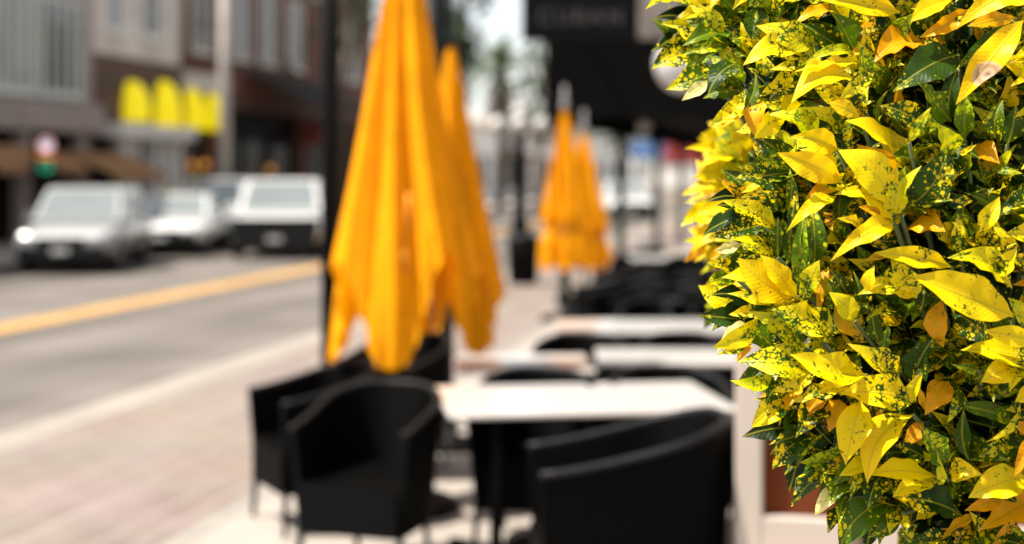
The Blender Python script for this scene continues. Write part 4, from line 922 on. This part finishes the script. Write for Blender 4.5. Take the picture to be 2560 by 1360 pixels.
while cnt < 190:                      # inner and outer rosettes that fill the crown between the leaves one can tell apart
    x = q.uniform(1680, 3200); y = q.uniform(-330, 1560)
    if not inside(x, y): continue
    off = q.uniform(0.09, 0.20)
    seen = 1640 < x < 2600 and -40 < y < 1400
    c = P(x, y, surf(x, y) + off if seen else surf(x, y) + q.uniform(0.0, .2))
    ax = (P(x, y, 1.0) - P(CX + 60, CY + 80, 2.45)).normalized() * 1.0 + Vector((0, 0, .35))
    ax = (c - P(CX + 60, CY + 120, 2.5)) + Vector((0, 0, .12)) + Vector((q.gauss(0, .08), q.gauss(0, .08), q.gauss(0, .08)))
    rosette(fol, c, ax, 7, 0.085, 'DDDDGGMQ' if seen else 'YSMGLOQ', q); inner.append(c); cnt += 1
cnt = 0
while cnt < 95:                        # young small rosettes just under the largest leaves
    x = q.uniform(1760, 2640); y = q.uniform(-40, 1400)
    if not inside(x - 30, y): continue
    c = P(x, y, surf(x, y) + q.uniform(0.05, 0.10))
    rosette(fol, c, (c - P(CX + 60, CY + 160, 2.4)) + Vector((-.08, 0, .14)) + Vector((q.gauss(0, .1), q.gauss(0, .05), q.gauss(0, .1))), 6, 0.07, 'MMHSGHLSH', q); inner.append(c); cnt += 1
for k in range(60):                    # the far half of the crown
    x = q.uniform(1850, 3100); y = q.uniform(-250, 1450)
    if not inside(x, y): continue
    c = P(x, y, q.uniform(2.3, 2.75)); rosette(fol, c, c - P(CX + 100, CY, 2.4) + Vector((0, 0, .1)), 7, 0.09, 'YSMGLOQG', q); inner.append(c)
for k in range(480):                   # older green leaves under the outer ones, inner shade put into their colour
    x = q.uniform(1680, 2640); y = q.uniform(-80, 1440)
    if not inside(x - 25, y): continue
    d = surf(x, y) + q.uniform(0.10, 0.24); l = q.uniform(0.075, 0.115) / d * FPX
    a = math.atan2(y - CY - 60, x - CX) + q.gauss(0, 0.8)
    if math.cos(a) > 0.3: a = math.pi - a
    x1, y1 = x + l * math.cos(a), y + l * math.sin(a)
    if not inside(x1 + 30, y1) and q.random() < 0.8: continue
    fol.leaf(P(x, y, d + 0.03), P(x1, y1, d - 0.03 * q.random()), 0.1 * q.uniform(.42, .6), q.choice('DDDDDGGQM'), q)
fol.v = [p - ps for p in fol.v]
fol.build('foliage', sh)
hub = Vector((ps.x, ps.y + 0.12, 1.25)) - ps
MB().tube([(0, 0.10, 0.50), (0.02, 0.12, 0.8), (0, 0.12, 1.1), (0.02, 0.13, 1.45)], [0.035, 0.03, 0.028, 0.02], 10).build('trunk', M['bark'], sh)
br = MB()
for i, B in enumerate(st):
    if i % 3: continue
    e = B - ps; m1 = hub.lerp(e, 0.5) + Vector((0, 0, 0.02)); br.tube([hub + Vector((0, 0, 0.15)), m1, e], [0.008, 0.005, 0.0028], 6)
for B in inner[::2]:
    e = B - ps; br.tube([hub + Vector((0, 0, 0.2)), hub.lerp(e, 0.5) + Vector((0, 0, 0.03)), e], [0.008, 0.006, 0.004], 6)
br.build('branch', M['stem'], sh)
def planter(loc, label):
    o = empty('planter', loc, 0, label, 'planter')
    MB().lathe([(0.20, 0.0), (0.22, 0.02), (0.29, 0.50), (0.33, 0.51), (0.33, 0.58), (0.30, 0.58), (0.27, 0.50)], 32, cap=False).build('pot', M['pot'], o)
    MB().lathe([(0.001, 0.485), (0.272, 0.50)], 32, cap=False).build('soil', M['soil'], o); return o
planter((ps.x, ps.y + 0.10, 0), 'round terracotta pot holding the large croton shrub')
p2 = Vector(at(2130, 2.95))
s2 = empty('croton_shrub', (p2.x, p2.y, 0), 0, 'blurred yellow croton shrub peeping out behind the large one', 'shrub', 'yellow and green croton shrubs')
fol = Foliage(); st = digit(fol, BACK, 0.52, q)
for k in range(26):
    x = q.uniform(1790, 1880); y = q.uniform(370, 640)
    c = P(x, y, q.uniform(2.52, 2.66)); rosette(fol, c, c - P(1990, 540, 2.75) + Vector((0, -.05, .05)), 7, 0.06, 'YSYYLOY', q); st.append(c)
for k in range(34):
    x = q.uniform(1850, 2080); y = q.uniform(330, 760)
    c = P(x, y, q.uniform(2.50, 2.85)); rosette(fol, c, c - P(1990, 560, 2.8) + Vector((0, 0, .05)), 7, 0.085, 'YSMLGOY', q); st.append(c)
fol.v = [p - p2 for p in fol.v]; fol.build('foliage', s2)
MB().tube([(0, 0.0, 0.5), (0.01, 0.01, 0.9), (0, 0, 1.5)], [0.03, 0.026, 0.015], 10).build('trunk', M['bark'], s2)
br = MB()
for B in st[::2]:
    e = B - p2; br.tube([Vector((0, 0, 1.25)), Vector((0, 0, 1.25)).lerp(e, .5) + Vector((0, 0, .02)), e], [0.008, 0.006, 0.003], 6)
br.build('branch', M['stem'], s2)
planter((p2.x, p2.y, 0), 'second terracotta pot standing behind the first, under the blurred shrub')
